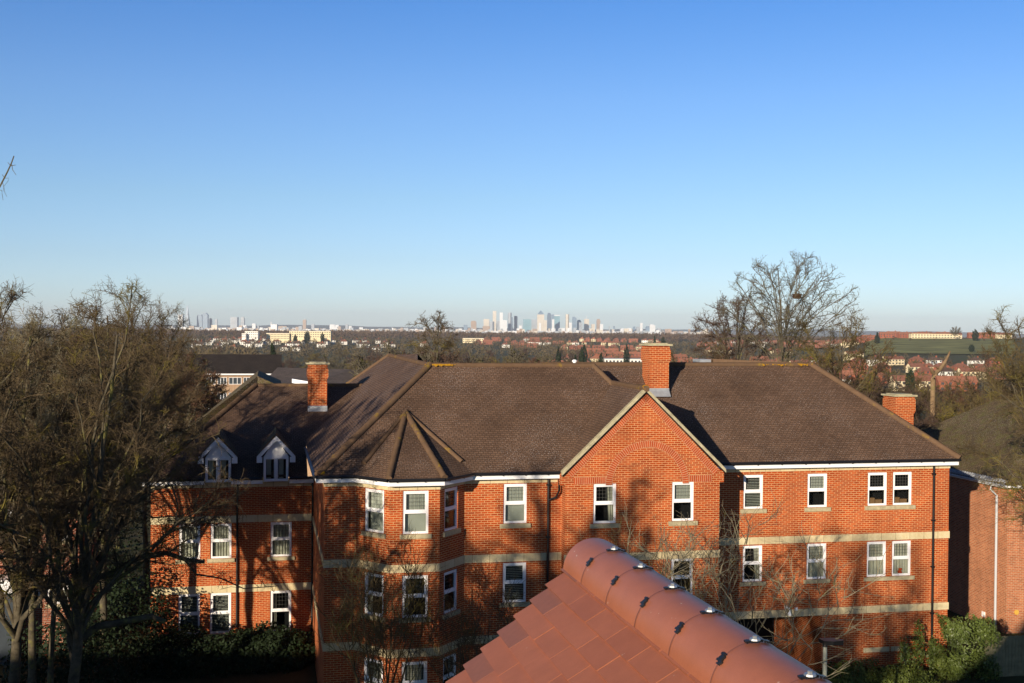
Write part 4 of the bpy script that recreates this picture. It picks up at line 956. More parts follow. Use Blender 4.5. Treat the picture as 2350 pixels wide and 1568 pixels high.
def crown(seed, H, R, clear=.35, r0=.2, n1=15, n2=8, n3=6, tw=5, tw2=2, twr=.006, twl=.35, lean=(0, 0), low=-.35, wig=.05, zc=None, droop=0., lr=1.0):
    """bare tree whose limbs reach out to a rounded crown of radius R and top H"""
    rg = np.random.default_rng(seed); TR, CR = Tubes(), Tubes(); tips = []
    zb = H*clear*.8; c = np.array([lean[0]*H*.6, lean[1]*H*.6, (zb+H)/2+.04*H]); rad = np.array([R, R, H-((zb+H)/2+.04*H)])
    def inside(p, m=1.0):
        q = (p-c)/rad; l = np.linalg.norm(q); return p if l <= m else c+(p-c)*(m/l)
    def bez(p0, p1, p2, n, w):
        t = np.linspace(0, 1, n+1)[:, None]; P = (1-t)**2*p0+2*t*(1-t)*p1+t*t*p2; L = np.linalg.norm(p2-p0)
        N = rg.normal(0, 1, P.shape)*w*L; N[0] = 0; P = P+np.cumsum(N, 0)*.6*(1-.3*t); return P
    top = c+np.array([rg.normal(0, .12)*R, rg.normal(0, .12)*R, rad[2]*.75]); tr = bez(np.zeros(3), np.array([c[0]*.2, c[1]*.2, H*.35]), top, 10, .012)
    rr = r0*(1-np.linspace(0, 1, 11)**.8*.86); TR.line(tr, rr*(1+.35*np.exp(-np.arange(11)*1.5)), 10)
    def attach(P, R_, t):
        f = t*(len(P)-1); i = min(int(f), len(P)-2); u = f-i; return P[i]*(1-u)+P[i+1]*u, unit(P[i+1]-P[i]), R_[i]*(1-u)+R_[i+1]*u
    for i in range(n1):
        z = 1-(1-low)*(i+.5)/n1; a = i*2.39996+rg.uniform(-.3, .3); s_ = math.sqrt(max(0, 1-z*z)); d = np.array([s_*math.cos(a), s_*math.sin(a), z]); E = c+d*rad*rg.uniform(.78, .98)
        ht = max(clear*H*.85, clear*H+(E[2]-clear*H)*.30)/top[2]; ht = min(ht*rg.uniform(.85, 1.1), .9); p, dd, r = attach(tr, rr, ht)
        k = E-p; P1 = bez(p, p+k*np.array([.42, .42, .62])+np.array([0, 0, .04*H]), E, 8, wig*.5); R1 = np.linspace(r*rg.uniform(.45, .7)*lr, max(twr*2.2, r*.12), 9); TR.line(P1, R1, 6)
        for b in range(n2):
            t1 = .2+.8*(b+rg.uniform(.1, .9))/n2; p, dd, r = attach(P1, R1, t1); o = unit((p-c)/rad)
            d2 = unit(dd*.7+o*.45+rg.normal(0, .55, 3)+np.array([0, 0, .15-droop])); L = R*rg.uniform(.28, .5)*(1.15-.3*t1); E2 = inside(p+d2*L, 1.03)
            P2 = bez(p, p+(dd*.5+d2*.5)*L*.45, E2, 5, wig); R2 = np.linspace(max(r*.6, twr*2), twr*1.4, 6); CR.line(P2, R2, 4)
            for q in range(n3):
                t2 = .12+.88*(q+rg.uniform(0, .9))/n3; p3, d3, r3 = attach(P2, R2, t2); d4 = unit(d3*.7+rg.normal(0, .6, 3)+np.array([0, 0, .12-droop])); L3 = R*rg.uniform(.11, .2); E3 = inside(p3+d4*L3, 1.07)
                P3_ = bez(p3, p3+(d3+d4)*.25*L3, E3, 3, wig*1.4); R3 = np.linspace(max(r3*.7, twr*1.3), twr*.9, 4); CR.line(P3_, R3, 3); tips.append(P3_)
            tips.append(P2)
        tips.append(P1[3:])
    S = np.concatenate([np.stack([t[:-1], t[1:]], 1) for t in tips]); idx = rg.integers(0, len(S), int(len(S)*tw/3)); u = rg.random(len(idx))[:, None]
    base = S[idx, 0]*(1-u)+S[idx, 1]*u; dr = unit(S[idx, 1]-S[idx, 0]); D = unit(dr*.7+rg.normal(0, .6, base.shape)+np.array([0, 0, .12-droop])); L = rg.uniform(.5, 1.2, len(idx))[:, None]*twl
    mid = base+D*L*.5; D2 = unit(D+rg.normal(0, .35, base.shape)+np.array([0, 0, .1])); end = mid+D2*L*.5; q = np.full(len(idx), twr)
    CR.prisms(base, mid, q, q*.85); CR.prisms(mid, end, q*.85, q*.5)
    for k in range(tw2):
        u = rg.uniform(.2, 1, (len(idx), 1)); b2 = mid*(1-u)+end*u; D3 = unit(D2+rg.normal(0, .7, base.shape)); CR.prisms(b2, b2+D3*L*rg.uniform(.25, .55, (len(idx), 1)), q*.7, q*.45)
    return TR, CR
def put_tree(name, data, mats, l, label, cat='tree', group=None, rz=0, H=None, sc=1):
    r = empty(name, l, rz, label=label, cat=cat, group=group)
    if sc != 1: r.scale = (sc, sc, sc) if not hasattr(sc, '__len__') else sc
    mats = mats or (None, None)
    for nm, tb, mt in (('trunk', data[0], mats[0]), ('crown', data[1], mats[1])):
        me = tb if isinstance(tb, bpy.types.Mesh) else tb.mesh(nm, mt); o = bpy.data.objects.new(nm, me); COL.objects.link(o); o.parent = r
    return r
def top_h(x, ytop, Y, base): return at(x, ytop, Y).z-base
# near left cluster
near = [  # px of base, Y, y of top, seed, params, label
 (30, 34.5, 668, 11, dict(r0=.22, lean=(.06, 0), clear=.22, limbs=10, Rm=4.2), 'large bare tree with thick lichened trunk at the very edge, before the brick house'),
 (82, 37, 700, 12, dict(r0=.17, clear=.5, limbs=8, spread=.8, Rm=2.8), 'bare tree with a smooth pinkish straight trunk before the brick house'),
 (150, 31, 665, 13, dict(r0=.23, lean=(.10, .02), clear=.26, limbs=10, spread=.78, Rm=3.6), 'large bare tree with mottled trunk leaning over the dark garden'),
 (228, 42, 655, 14, dict(r0=.18, clear=.3, limbs=10, spread=.72, Rm=3.6), 'tall bare tree in the middle of the left clump, twigs against the sky'),
 (335, 56, 672, 15, dict(r0=.17, lean=(-.02, .03), clear=.4, limbs=9, spread=.7, Rm=2.9), 'bare tree nearest the recessed left wing, crown beside its roof'),
 (118, 38, 700, 17, dict(r0=.13, lean=(.03, 0), clear=.42, Rm=3.0), 'slimmer bare tree rising between the mottled trunk and the smooth trunk'),
 (-95, 31, 650, 16, dict(r0=.25, lean=(.04, 0), clear=.3, limbs=10, Rm=3.2), 'bare tree at the edge of the picture with twigs reaching in'),
]
for (px, Y, yt, sd, pr, lab) in near:
    p = at(px, 1200, Y); Hh = top_h(px+60, yt+10, Y, 0); d = crown(sd, Hh, pr['Rm'], pr['clear'], pr['r0'], n1=17, n2=9, n3=7, tw=8, tw2=2, twr=.006, twl=.3, lean=pr.get('lean', (0, 0)), wig=.08)
    put_tree('bare_tree', d, (MAT['bark1'], MAT['bark1t'] if sd != 12 else MAT['barkP']), (p.x, p.y, 0), lab, group='big bare trees left of the apartment block')
mt = [o for o in COL.objects if o.get('label', '').startswith('large bare tree with mottled')][0]; mb = MB(tuple(mt.location)); rb2 = random.Random(4); Tw = Tubes()
for pts_, r0_, r1_ in (([(190, 1460), (225, 1436), (290, 1424), (345, 1418), (378, 1428)], .12, .075), ([(205, 1330), (262, 1312), (318, 1282), (380, 1272), (425, 1284), (470, 1290)], .10, .05), ([(425, 1284), (450, 1318), (505, 1330), (560, 1352), (640, 1342)], .035, .010), ([(380, 1272), (430, 1240), (478, 1222)], .03, .010), ([(225, 1290), (268, 1220), (300, 1165), (350, 1125), (392, 1112)], .10, .035), ([(392, 1112), (410, 1160), (398, 1230), (420, 1300)], .03, .009), ([(300, 1165), (352, 1190), (420, 1180), (470, 1150)], .03, .01)):
    P = [at(a, b, 31.6+.004*(a-200)) for a, b in pts_]; P = [p+Vector((0, rb2.uniform(-.1, .1), rb2.uniform(-.03, .03))) for p in P]; n_ = len(P); mb.tube(P, [r0_+(r1_-r0_)*i/(n_-1) for i in range(n_)], 8)
    if r1_ < .06:
        for i in range(n_-1):
            for q in range(7):
                p = P[i].lerp(P[i+1], rb2.random()); d_ = Vector((rb2.uniform(-1, 1), rb2.uniform(-1, 1), rb2.uniform(-.6, 1))).normalized(); e_1 = p+d_*rb2.uniform(.25, .8); m_ = (p+e_1)/2+Vector((0, 0, .06)); mb.tube([p, m_, e_1], [.009, .007, .004], 3, cap=False)
                for w_ in range(3): f1 = m_.lerp(e_1, rb2.random()); mb.tube([f1, f1+Vector((rb2.uniform(-1, 1), rb2.uniform(-1, 1), rb2.uniform(-.5, 1))).normalized()*rb2.uniform(.12, .35)], [.005, .0035], 3, cap=False)
o_ = mb.build('branch', MAT['bark1'], mt); smooth_by_weld(o_, 60)
# a stubby sawn branch and trunk behind them are part of a further reddish clump
for k, (px, Y, yt, sd) in enumerate([(20, 66, 735, 21), (110, 72, 728, 22), (190, 80, 740, 23), (270, 70, 722, 24), (330, 130, 748, 25), (-40, 60, 730, 28), (160, 110, 752, 29)]):
    p = at(px, 1000, Y); z = tz(p.x, p.y); d = crown(sd, top_h(px, yt, Y, z), Y*.042, .2, .2, n1=14, n2=8, n3=6, tw=8, tw2=2, twr=.0095, twl=.42, wig=.08, low=-.7)
    put_tree('bare_tree', d, (MAT['bark1'], MAT['bark2'] if k % 3 else MAT['bark1t']), (p.x, p.y, z), 'reddish twiggy bare tree behind the big trees at the left' if k % 3 else 'olive twiggy bare tree behind the big trees at the left', group='clump of twiggy trees behind the left trees')
# multi-stem shrub before the bay, birch-like sapling before the gable
p = at(872, 1400, 34.2); d = grow(31, top_h(900, 1228, 34.2, 0), r0=.085, multi=6, limbs=6, spread=.75, up=.9, n2=4, n3=2, tw=2.2, tw2=1, twr=.0075, twl=.6, clear=.18, wig=.06)
put_tree('multi_stem_tree', d, (MAT['bark4'], MAT['bark4']), (p.x, p.y, 0), 'many-stemmed leafless shrub-like tree standing before the bay windows')
p = at(1075, 1450, 35.5); d = grow(32, top_h(1080, 1330, 35.5, 0), r0=.06, multi=4, limbs=6, spread=.7, up=.6, n2=4, n3=3, tw=3, tw2=1, twr=.0055, twl=.5, clear=.15, wig=.09)
put_tree('multi_stem_tree', d, (MAT['bark1'], MAT['bark1t']), (p.x, p.y, 0), 'lower tangled shrub beside the bay in its shadow')
p = at(1655, 1480, 32.5); d = grow(33, top_h(1660, 1150, 32.5, 0)*.97, r0=.075, multi=4, limbs=7, spread=.95, up=.5, n2=4, n3=2, tw=1.6, tw2=1, twr=.0085, twl=.6, clear=.3, wig=.08, Rm=3.7)
put_tree('pale_sapling', d, (MAT['barkP'], MAT['barkP']), (p.x, p.y, 0), 'slim pale leafless sapling between the foreground ridge and the vehicle opening')
p = at(1500, 1480, 36.0); d = grow(34, top_h(1500, 1150, 36, 0), r0=.045, multi=4, limbs=6, spread=.5, up=.8, n2=3, n3=2, tw=1.6, tw2=1, twr=.005, twl=.5, clear=.35, wig=.06, Rm=1.3)
put_tree('pale_sapling', d, (MAT['bark4'], MAT['bark4']), (p.x, p.y, 0), 'faint thin-stemmed sapling before the gable wall')
# trees rising over the right roof
def bt(px, Y, yt, sd, lab, mats, **k):
    p = at(px, 900, Y); z = tz(p.x, p.y); d = crown(sd, top_h(px, yt, Y, z), **k); return put_tree('bare_tree', d, mats, (p.x, p.y, z), lab)
bt(1812, 72, 590, 41, 'tall fan shaped bare tree with a nest behind the right roof', (MAT['bark3'], MAT['bark3']), R=4.2, clear=.62, r0=.20, n1=24, n2=7, n3=5, tw=2.6, tw2=2, twr=.0095, twl=.33, low=-.1, wig=.05, lr=.75)
bt(1705, 76, 668, 42, 'bare tree with reddish twig clusters left of the nest tree', (MAT['bark3'], MAT['barkR']), R=2.9, clear=.60, r0=.17, n1=15, n2=7, n3=5, tw=4.5, tw2=2, twr=.0105, twl=.33, low=-.1, wig=.06, lean=(-.06, 0))
bt(1905, 68, 700, 43, 'low spreading bare tree reaching right of the nest tree', (MAT['bark3'], MAT['bark4']), R=3.2, clear=.45, r0=.16, n1=14, n2=8, n3=6, tw=4, tw2=2, twr=.01, twl=.36, low=-.4, wig=.08, lean=(.06, 0))
mb = MB(); pn3 = at(1829, 679, 71.0); rnd = random.Random(3)
for i in range(160):
    a = rnd.uniform(0, 6.283); e = rnd.uniform(-.5, .35); r = .24; c = pn3+Vector((r*math.cos(a)*math.cos(e), r*math.sin(a)*math.cos(e), .36*math.sin(e))); t = Vector((-math.sin(a)+rnd.uniform(-.4, .4), math.cos(a)+rnd.uniform(-.4, .4), rnd.uniform(-.4, .4))).normalized()
    mb.tube([c-t*.12, c+t*.12], .016, 3, cap=False)
mb.build('nest', MAT['bark2'], None, label='round twig nest high in the tall fan shaped tree', cat='nest')
bt(990, 98, 716, 44, 'solitary spreading bare tree behind the join of the roofs', (MAT['bark3'], MAT['bark1t']), R=2.3, clear=.80, r0=.20, n1=15, n2=6, n3=5, tw=2.2, tw2=2, twr=.0105, twl=.32, low=-.6, wig=.07, lr=.8)
bt(2365, 66, 690, 45, 'bare tree with yellow-green twigs at the edge, over the mossy roof', (MAT['bark1'], MAT['bark4']), R=3.3, clear=.4, r0=.2, n1=15, n2=8, n3=6, tw=5, tw2=2, twr=.0095, twl=.36, low=-.5, wig=.08)
bt(2455, 43, 760, 46, 'lichen covered bare tree leaning in before the mossy roof', (MAT['bark1'], MAT['bark4']), R=3.6, clear=.35, r0=.22, n1=14, n2=8, n3=6, tw=4, tw2=2, twr=.0065, twl=.4, low=-.5, wig=.09)
for k, (px, Y, yt) in enumerate([(1985, 66, 815), (2060, 84, 868), (2235, 80, 872), (2310, 90, 812), (1600, 95, 772), (1950, 85, 768), (2010, 60, 880), (2280, 70, 860)]):
    bt(px, Y, yt, 50+k, 'olive twigged bare tree behind the right wing' , (MAT['bark1'], MAT['bark4'] if k % 3 else MAT['barkR']), R=Y*.052, clear=.3, r0=.16, n1=13, n2=7, n3=6, tw=6, tw2=2, twr=.0105, twl=.42, low=-.6, wig=.09)['group'] = 'bushy bare trees behind the right wing'
# pale sawn trunk
mb = MB(); P_ = [at(2141, 960, 70), at(2140.5, 905, 70), at(2141.5, 871, 70), at(2144, 858, 70), at(2156, 849, 70.3), at(2167, 834, 70.5), at(2176, 817, 70.8), at(2180, 807, 71)]
P_[0].z = -3; mb.tube(P_, [.17, .15, .16, .16, .14, .11, .07, .05], 10); mb.tube([P_[3], at(2139, 853, 69.8), at(2138, 846, 69.7)], [.12, .11, .10], 8); mb.tube([P_[4], at(2149, 843, 69.8), at(2142, 841, 69.7)], [.05, .04, .02], 6)
MAT['stub'] = m_bark('sawn_tan_bark', (.2, .13, .07), (.34, .24, .14), (.18, .16, .06), .2)
smooth_by_weld(mb.build('tree_stump', MAT['stub'], label='tall pale pollarded trunk without twigs beyond the right chimney', cat='tree'))
# big trees behind and beside the viewer: their branches shade the facade, one tip reaches into view
for k, (x, y, H_, sd, lab) in enumerate([(-11.3, 11.0, 15.8, 61, 'large bare tree beside the garden, one twig tip hanging in the sky'), (-13.4, 23.5, 12.3, 62, 'spreading bare tree at the garden edge'), (-16.5, 4, 16.5, 63, 'tall bare tree beside the tiled house'), (-23, -6, 18.8, 64, 'tallest bare tree behind the tiled house'), (-9.5, -3.5, 17.6, 65, 'bare tree close behind the tiled house'), (-20.5, 10, 16.5, 66, 'bare tree beside the tall pair'), (-18.5, -3, 18.5, 67, 'bare tree in the row behind the tiled house'), (-15.0, -10, 20.3, 68, 'bare tree at the far end of the row behind the tiled house'), (-13.5, 1.5, 16.6, 69, 'slender bare tree close beside the tiled house')]):
    d = crown(sd, H_, 3.1 if sd == 62 else 4.2, .28, .38, n1=15, n2=7, n3=4, tw=2.2, tw2=1, twr=.022, twl=.5, wig=.09, lr=2.0)
    put_tree('bare_tree', d, (MAT['bark1'], MAT['bark1t']), (x, y, 0), lab)
# the drooping twig tip in the sky, on a long side branch of the first of them
def twig_at(pts, Y, r): return [at(a, b, Y) for a, b in pts], r
tb = MB(); Yt = 13.2
for pts, r in (([(-140, 640), (-60, 530), (0, 428), (17, 395), (26, 375), (32, 358)], .012), ([(24, 380), (18, 373)], .004), ([(24, 381), (36, 379)], .004), ([(27, 378), (29, 390), (37, 402)], .004),
               ([(11, 409), (5, 401)], .004), ([(11, 409), (20, 409), (19, 415), (9, 428), (7, 440)], .003), ([(6, 420), (9, 430), (11, 442), (16, 452)], .003), ([(-6, 436), (4, 437), (5, 446), (7, 460)], .0035)):
    P = [at(a, b, Yt) for a, b in pts]; tb.tube(P, [r*(1-.55*i/len(P)) for i in range(len(P))], 5)
first = [o for o in COL.objects if o.get('label', '').startswith('large bare tree beside')][0]
tw_ = tb.build('twig', MAT['bark1']); tw_.data.transform(Matrix.Translation(-Vector(first.location))); tw_.parent = first

# ------------------------------------------------------------------ hedges, shrubs, lamp, fence
def leafy(name, c, rad, n, size, mat, label, cat='shrub', seed=1, boxy=False, parent=None, group=None, lump=.25):
    rg = np.random.default_rng(seed); u = rg.normal(0, 1, (n, 3)); u = unit(u); 
    if boxy: u = np.sign(u)*np.abs(u)**.45; u = u/np.max(np.abs(u), axis=1)[:, None]*.97
    rr = rg.random(n)**.22; ph = rg.random(3)*6
    bump_ = 1+lump*np.sin(u[:, 0]*5+ph[0])*np.sin(u[:, 1]*4+ph[1])*np.sin(u[:, 2]*6+ph[2])*1.6
    P = np.array(c)+u*(rr*bump_)[:, None]*np.array(rad); P[:, 2] = np.maximum(P[:, 2], .02+np.minimum(c[2]-rad[2], c[2]))
    N_ = unit(u+rg.normal(0, .7, (n, 3))); a = unit(np.cross(N_, rg.normal(0, 1, (n, 3)))); b = np.cross(N_, a); s_ = (size*rg.uniform(.6, 1.3, n))[:, None]
    V = np.stack([P-a*s_, P-b*s_*.55, P+a*s_, P+b*s_*.55], 1).reshape(-1, 3)-np.array(c)+np.array([0, 0, c[2]])
    me = bpy.data.meshes.new(name); me.vertices.add(len(V)); me.vertices.foreach_set('co', V.astype('f').ravel()); me.loops.add(len(V)); me.loops.foreach_set('vertex_index', np.arange(len(V), dtype='i'))
    me.polygons.add(n); me.polygons.foreach_set('loop_start', np.arange(n, dtype='i')*4); me.update(calc_edges=True); me.materials.append(mat)
    o = bpy.data.objects.new(name, me); COL.objects.link(o); o.location = (c[0], c[1], 0)
    if parent: o.parent = parent; o.location = Vector((c[0], c[1], 0))-parent.location
    return tag(o, label, cat, group)
def leaf_core(c, rad, mat): pass
q = at(2232, 1500, 43.6)
leafy('ivy_hedge', (q.x, q.y+.4, 1.1), (.95, .7, 1.12), 9000, .055, MAT['ivy'], 'dense glossy ivy hedge between the right wing and the fence', 'hedge', 3, boxy=True, lump=.1)
for k, (x, y, Y, rx, rz_, lab) in enumerate([(1960, 1545, 42.2, 1.4, .75, 'low clipped shrub under the right wing wall'), (2060, 1548, 42.0, 1.3, .7, 'low shrub with yellow flecks by the drainpipe')]):
    q = at(x, y, Y); leafy('low_shrub', (q.x, q.y, .45), (rx, .7, rz_*.8), 5000, .05, MAT['leafM'], lab, 'shrub', 5+k)
for k, (x, Y, h) in enumerate([(2075, 43.6, 1.5), (2107, 43.7, 2.1), (2140, 43.9, 1.5), (2160, 43.5, 1.3)]):
    q = at(x, 1540, Y); leafy('climbing_shrub', (q.x, q.y, h/2), (.24, .22, h/2*1.1), 900, .05, MAT['ivy'] if k % 2 == 0 else MAT['leafM'], ['thin upright climber on the wall left of the others', 'tallest upright climber on the wall', 'climber beside the drainpipe foot', 'small climber at the wall corner'][k], 'climber', 20+k)
q0, q1 = loc(at(2270, 1500, 45.5)), loc(at(2400, 1460, 41))
fp = empty('timber_fence', at(2300, 1500, 44).xyz*Vector((1, 1, 0)) if False else (at(2300, 1500, 44).x, at(2300, 1500, 44).y, 0), A, label='weathered timber fence behind the ivy hedge', cat='fence')
MAT['wood'] = m_plain('weathered_timber', (.24, .22, .13), .9, .1, .5, 4)
mb = MB(); 
for i in range(34):
    x = -.7+i*.14; mb.bx(x, 0, 0, x+.13, .02, 1.55+.0*i+.01*math.sin(i*3))
mb.build('board_panel', MAT['wood'], fp)
for x in (-.75, 1.1, 2.95):
    mb = MB(); mb.bx(x, -.06, 0, x+.09, .03-.035, 1.65); mb.build('post', MAT['wood'], fp)
# street lamp before the right wing
lp = at(1893.5, 1482, 30.0); sl_ = empty('street_lamp', (lp.x, lp.y, 0), A, label='grey lamp post with a flat black head before the right wing', cat='lamp post')
mb = MB(); mb.tube([(0, 0, 0), (0, 0, lp.z)], [.075, .055], 12); MAT['post'] = m_plain('galvanised_post', (.30, .32, .27), .5, .4, .15); smooth_by_weld(mb.build('pole', MAT['post'], sl_))
mb = MB(); z = lp.z
out = [(-.13, .12), (.05, .19), (.32, .17), (.50, .03), (.48, -.1), (.15, -.19), (-.1, -.14)]
top = [(x, y, z+.16-.05*x) for x, y in out]; bot = [(x*.96, y*.96, z+.06-.11*x) for x, y in out]
mb.poly(top); mb.poly(list(reversed(bot)))
for i in range(len(out)): j = (i+1) % len(out); mb.poly([bot[i], bot[j], top[j], top[i]])
mb.tube([(0, 0, z-.03), (0, 0, z+.1)], .062, 10); mb.build('lamp_head', MAT['blk'], sl_)
# dark evergreen shrubs in the shaded garden
for k, (px, py, Y, rx, ry, rz_, lab) in enumerate([(170, 1500, 40, 2.4, 1.8, 1.9, 'rounded dark evergreen before the brick house corner'), (270, 1460, 44, 2.3, 1.6, 2.6, 'tall dark holly bush left of the recessed wing'), (290, 1330, 60, 4.5, 2, 5.2, 'tall dark yew mass between the brick house and the recessed wing'), (420, 1500, 44.0, 2.2, 1.5, .95, 'dark garden shrub under the first windows of the recessed wing'), (560, 1490, 44.5, 1.8, 1.3, .9, 'dark garden shrub under the drainpipe of the recessed wing'), (640, 1475, 44.8, 1.7, 1.3, .95, 'yellow-green garden shrub by the inner corner'), (770, 1555, 37.2, 1.0, .6, .9, 'small shrub at the foot of the bay')]):
    q = at(px, py, Y); leafy('garden_shrub', (q.x, q.y, rz_*.55), (rx, ry, rz_), 8000, .075, MAT['leafM'] if k == 6 else MAT['leafD'], lab, 'shrub', 40+k)

# ------------------------------------------------------------------ THE VALLEY: trees, houses, woods
def variant(sd, mt, **k):
    t, c = crown(sd, 10.0, **k); return (t.mesh('trunk', mt[0]), c.mesh('crown', mt[1]))
VAR = [variant(70+i, (MAT['bark3'], MAT[['bark2', 'barkR', 'bark4', 'bark2', 'barkR', 'bark3'][i]]), R=[4.2, 3.6, 4.6, 3.2, 4.4, 4.0][i], clear=.28, r0=.17, n1=13, n2=6, n3=5, tw=6, tw2=1, twr=.026, twl=.6, low=-.5, wig=.08) for i in range(6)]
KIND = ['red-brown', 'purple-brown', 'olive', 'red-brown', 'purple-brown', 'grey-brown']
rv = random.Random(99); pts = []
def region(x): return 'left' if x < 900 else ('middle' if x < 1560 else 'right')
def place(n, x0, x1, d0, d1, h0, h1):
    k = 0; tries = 0
    while k < n and tries < n*40:
        tries += 1; x = rv.uniform(x0, x1); D = math.exp(rv.uniform(math.log(d0), math.log(d1))); t = (x-1175)/2650; Y = D/math.hypot(1, t); X = t*Y
        if 470 < x < 900 and D < 260: continue
        if any(abs(X-a)+abs(Y-b) < 4+D*.008 for a, b in pts): continue
        pts.append((X, Y)); k += 1; i = rv.randrange(6); hh = rv.uniform(h0, h1)
        lim = (784 if x < 1000 else 792) if x < 1560 else (790 if D > 480 else 850 if x > 1950 else 800)
        hh = max(3.5, min(hh, (at(x, lim+rv.uniform(0, 14), Y).z-tz(X, Y))/1.0))
        yield x, D, X, Y, i, hh
used = set()
def mk_tree(x, D, X, Y, i, hh):
    near_ = 'wooded slope just beyond the roofs' if D < 420 else ('middle of the valley' if D < 900 else 'houses of the far slope')
    where = {'left': 'toward the flats', 'middle': 'behind the main roof ridge', 'right': 'behind the right wing'}[region(x)]
    lab = f'{KIND[i]} bare tree on the {near_}, {where}' if D < 900 else f'{KIND[i]} bare tree among the {near_}, {where}'
    grp = f'{KIND[i]} trees {near_} {where}'
    z = tz(X, Y)-.2; s_ = hh/10
    if i not in used:
        used.add(i); return put_tree('bare_tree', VAR[i], None, (X, Y, z), lab, group=grp, rz=rv.uniform(0, 6.28), sc=s_)
    r = empty('bare_tree', (X, Y, z), rv.uniform(0, 6.28), label=lab, cat='tree', group=grp); w = s_*rv.uniform(.9, 1.25); r.scale = (w, w, s_)
    for nm, me in (('trunk', VAR[i][0]), ('crown', VAR[i][1])):
        o = bpy.data.objects.new(nm, me); COL.objects.link(o); o.parent = r
for a in (place(48, 380, 1480, 115, 420, 10, 14.5), place(80, 380, 1330, 420, 1250, 11, 16), place(26, 1480, 2400, 130, 420, 7, 10), place(34, 1330, 2400, 480, 1150, 6, 9), place(12, 0, 400, 150, 600, 11, 15), place(14, 2020, 2420, 1500, 1700, 7, 10)):
    for t in a: mk_tree(*t)
# lone crest tree by the field
cx_, D = 2193, 1590; Y = D/math.hypot(1, (cx_-1175)/2650); X = (cx_-1175)/2650*Y
put_tree('bare_tree', VAR[5], None, (X, Y, tz(X, Y)), 'round crowned bare tree alone on the crest of the green field', rz=1, sc=(1.9, 1.9, 1.75))
# conifers and evergreens
def evergreen(sd, tall=True):
    rg = np.random.default_rng(sd); n = 2600; u = unit(rg.normal(0, 1, (n, 3))); r = rg.random(n)**.25; P = u*r[:, None]*np.array([3.2, 3.2, 5]); P[:, 2] += 5
    if tall: P[:, :2] *= (1.15-P[:, 2:3]/11)
    P *= (1+.12*np.sin(P[:, :1]*2+P[:, 2:3]*1.5)); a = unit(rg.normal(0, 1, (n, 3))); b = unit(np.cross(a, rg.normal(0, 1, (n, 3)))); s_ = rg.uniform(.25, .55, n)[:, None]
    V = np.stack([P-a*s_, P-b*s_*.5, P+a*s_, P+b*s_*.5], 1).reshape(-1, 3)
    me = bpy.data.meshes.new('crown'); me.vertices.add(len(V)); me.vertices.foreach_set('co', V.astype('f').ravel()); me.loops.add(len(V)); me.loops.foreach_set('vertex_index', np.arange(len(V), dtype='i')); me.polygons.add(n); me.polygons.foreach_set('loop_start', np.arange(n, dtype='i')*4); me.update(calc_edges=True); me.materials.append(MAT['leafD'])
    tb = Tubes(); tb.line([(0, 0, 0), (0, 0, 3), (0, 0, 8)], [.3, .25, .1], 6); return tb.mesh('trunk', MAT['bark3']), me
EV = [evergreen(1), evergreen(2, False)]
EVS = [(1340, 792, 900, 1, 9, 'rounded dark evergreen among the red roofs left of the main chimney'), (1502, 775, 1350, 0, 12, 'dark cone shaped conifer standing tall above the main chimney cap'), (1522, 777, 1380, 1, 10, 'rounded dark evergreen next to the cone shaped conifer'), (1282, 802, 700, 1, 6, 'small green bush among red roofs behind the main ridge'), (1336, 806, 650, 1, 6, 'mid green bush below the rounded evergreen'), (1321, 822, 520, 0, 6.5, 'slim dark conifer just beyond the white flue'), (1438, 795, 900, 1, 7, 'dark evergreen left of the main chimney shaft'), (625, 800, 420, 0, 10, 'ivy covered green tree standing above the grey roofed flats'), (705, 762, 1900, 1, 15, 'dark round evergreen before the long yellow flats'), (678, 770, 1880, 1, 10, 'small dark evergreen before the long yellow flats'), (740, 765, 1880, 1, 10, 'dark evergreen at the end of the long yellow flats'), (2013, 765, 1500, 0, 13, 'dark conifer on the crest left of the terrace'), (2238, 758, 1560, 1, 13, 'olive green evergreen right of the round crest tree'), (2090, 850, 420, 1, 5, 'low evergreen near the valley houses'), (2230, 792, 1300, 1, 9, 'evergreen at the lower edge of the field'), (1380, 815, 640, 1, 5, 'round shrub beside the flat roofed school')]
for k, (x, yt, D, v_, h, lab) in enumerate(EVS):
    t = (x-1175)/2650; Y = D/math.hypot(1, t); X = t*Y; z = at(x, yt, Y).z-h; z = min(z, tz(X, Y)+.5) if False else z
    hz = at(x, yt, Y).z-tz(X, Y); s_ = max(hz, 3)/10
    w = h/10; put_tree('evergreen_tree', EV[v_], None, (X, Y, tz(X, Y)), lab, 'evergreen tree', rz=k, sc=(w, w, s_))
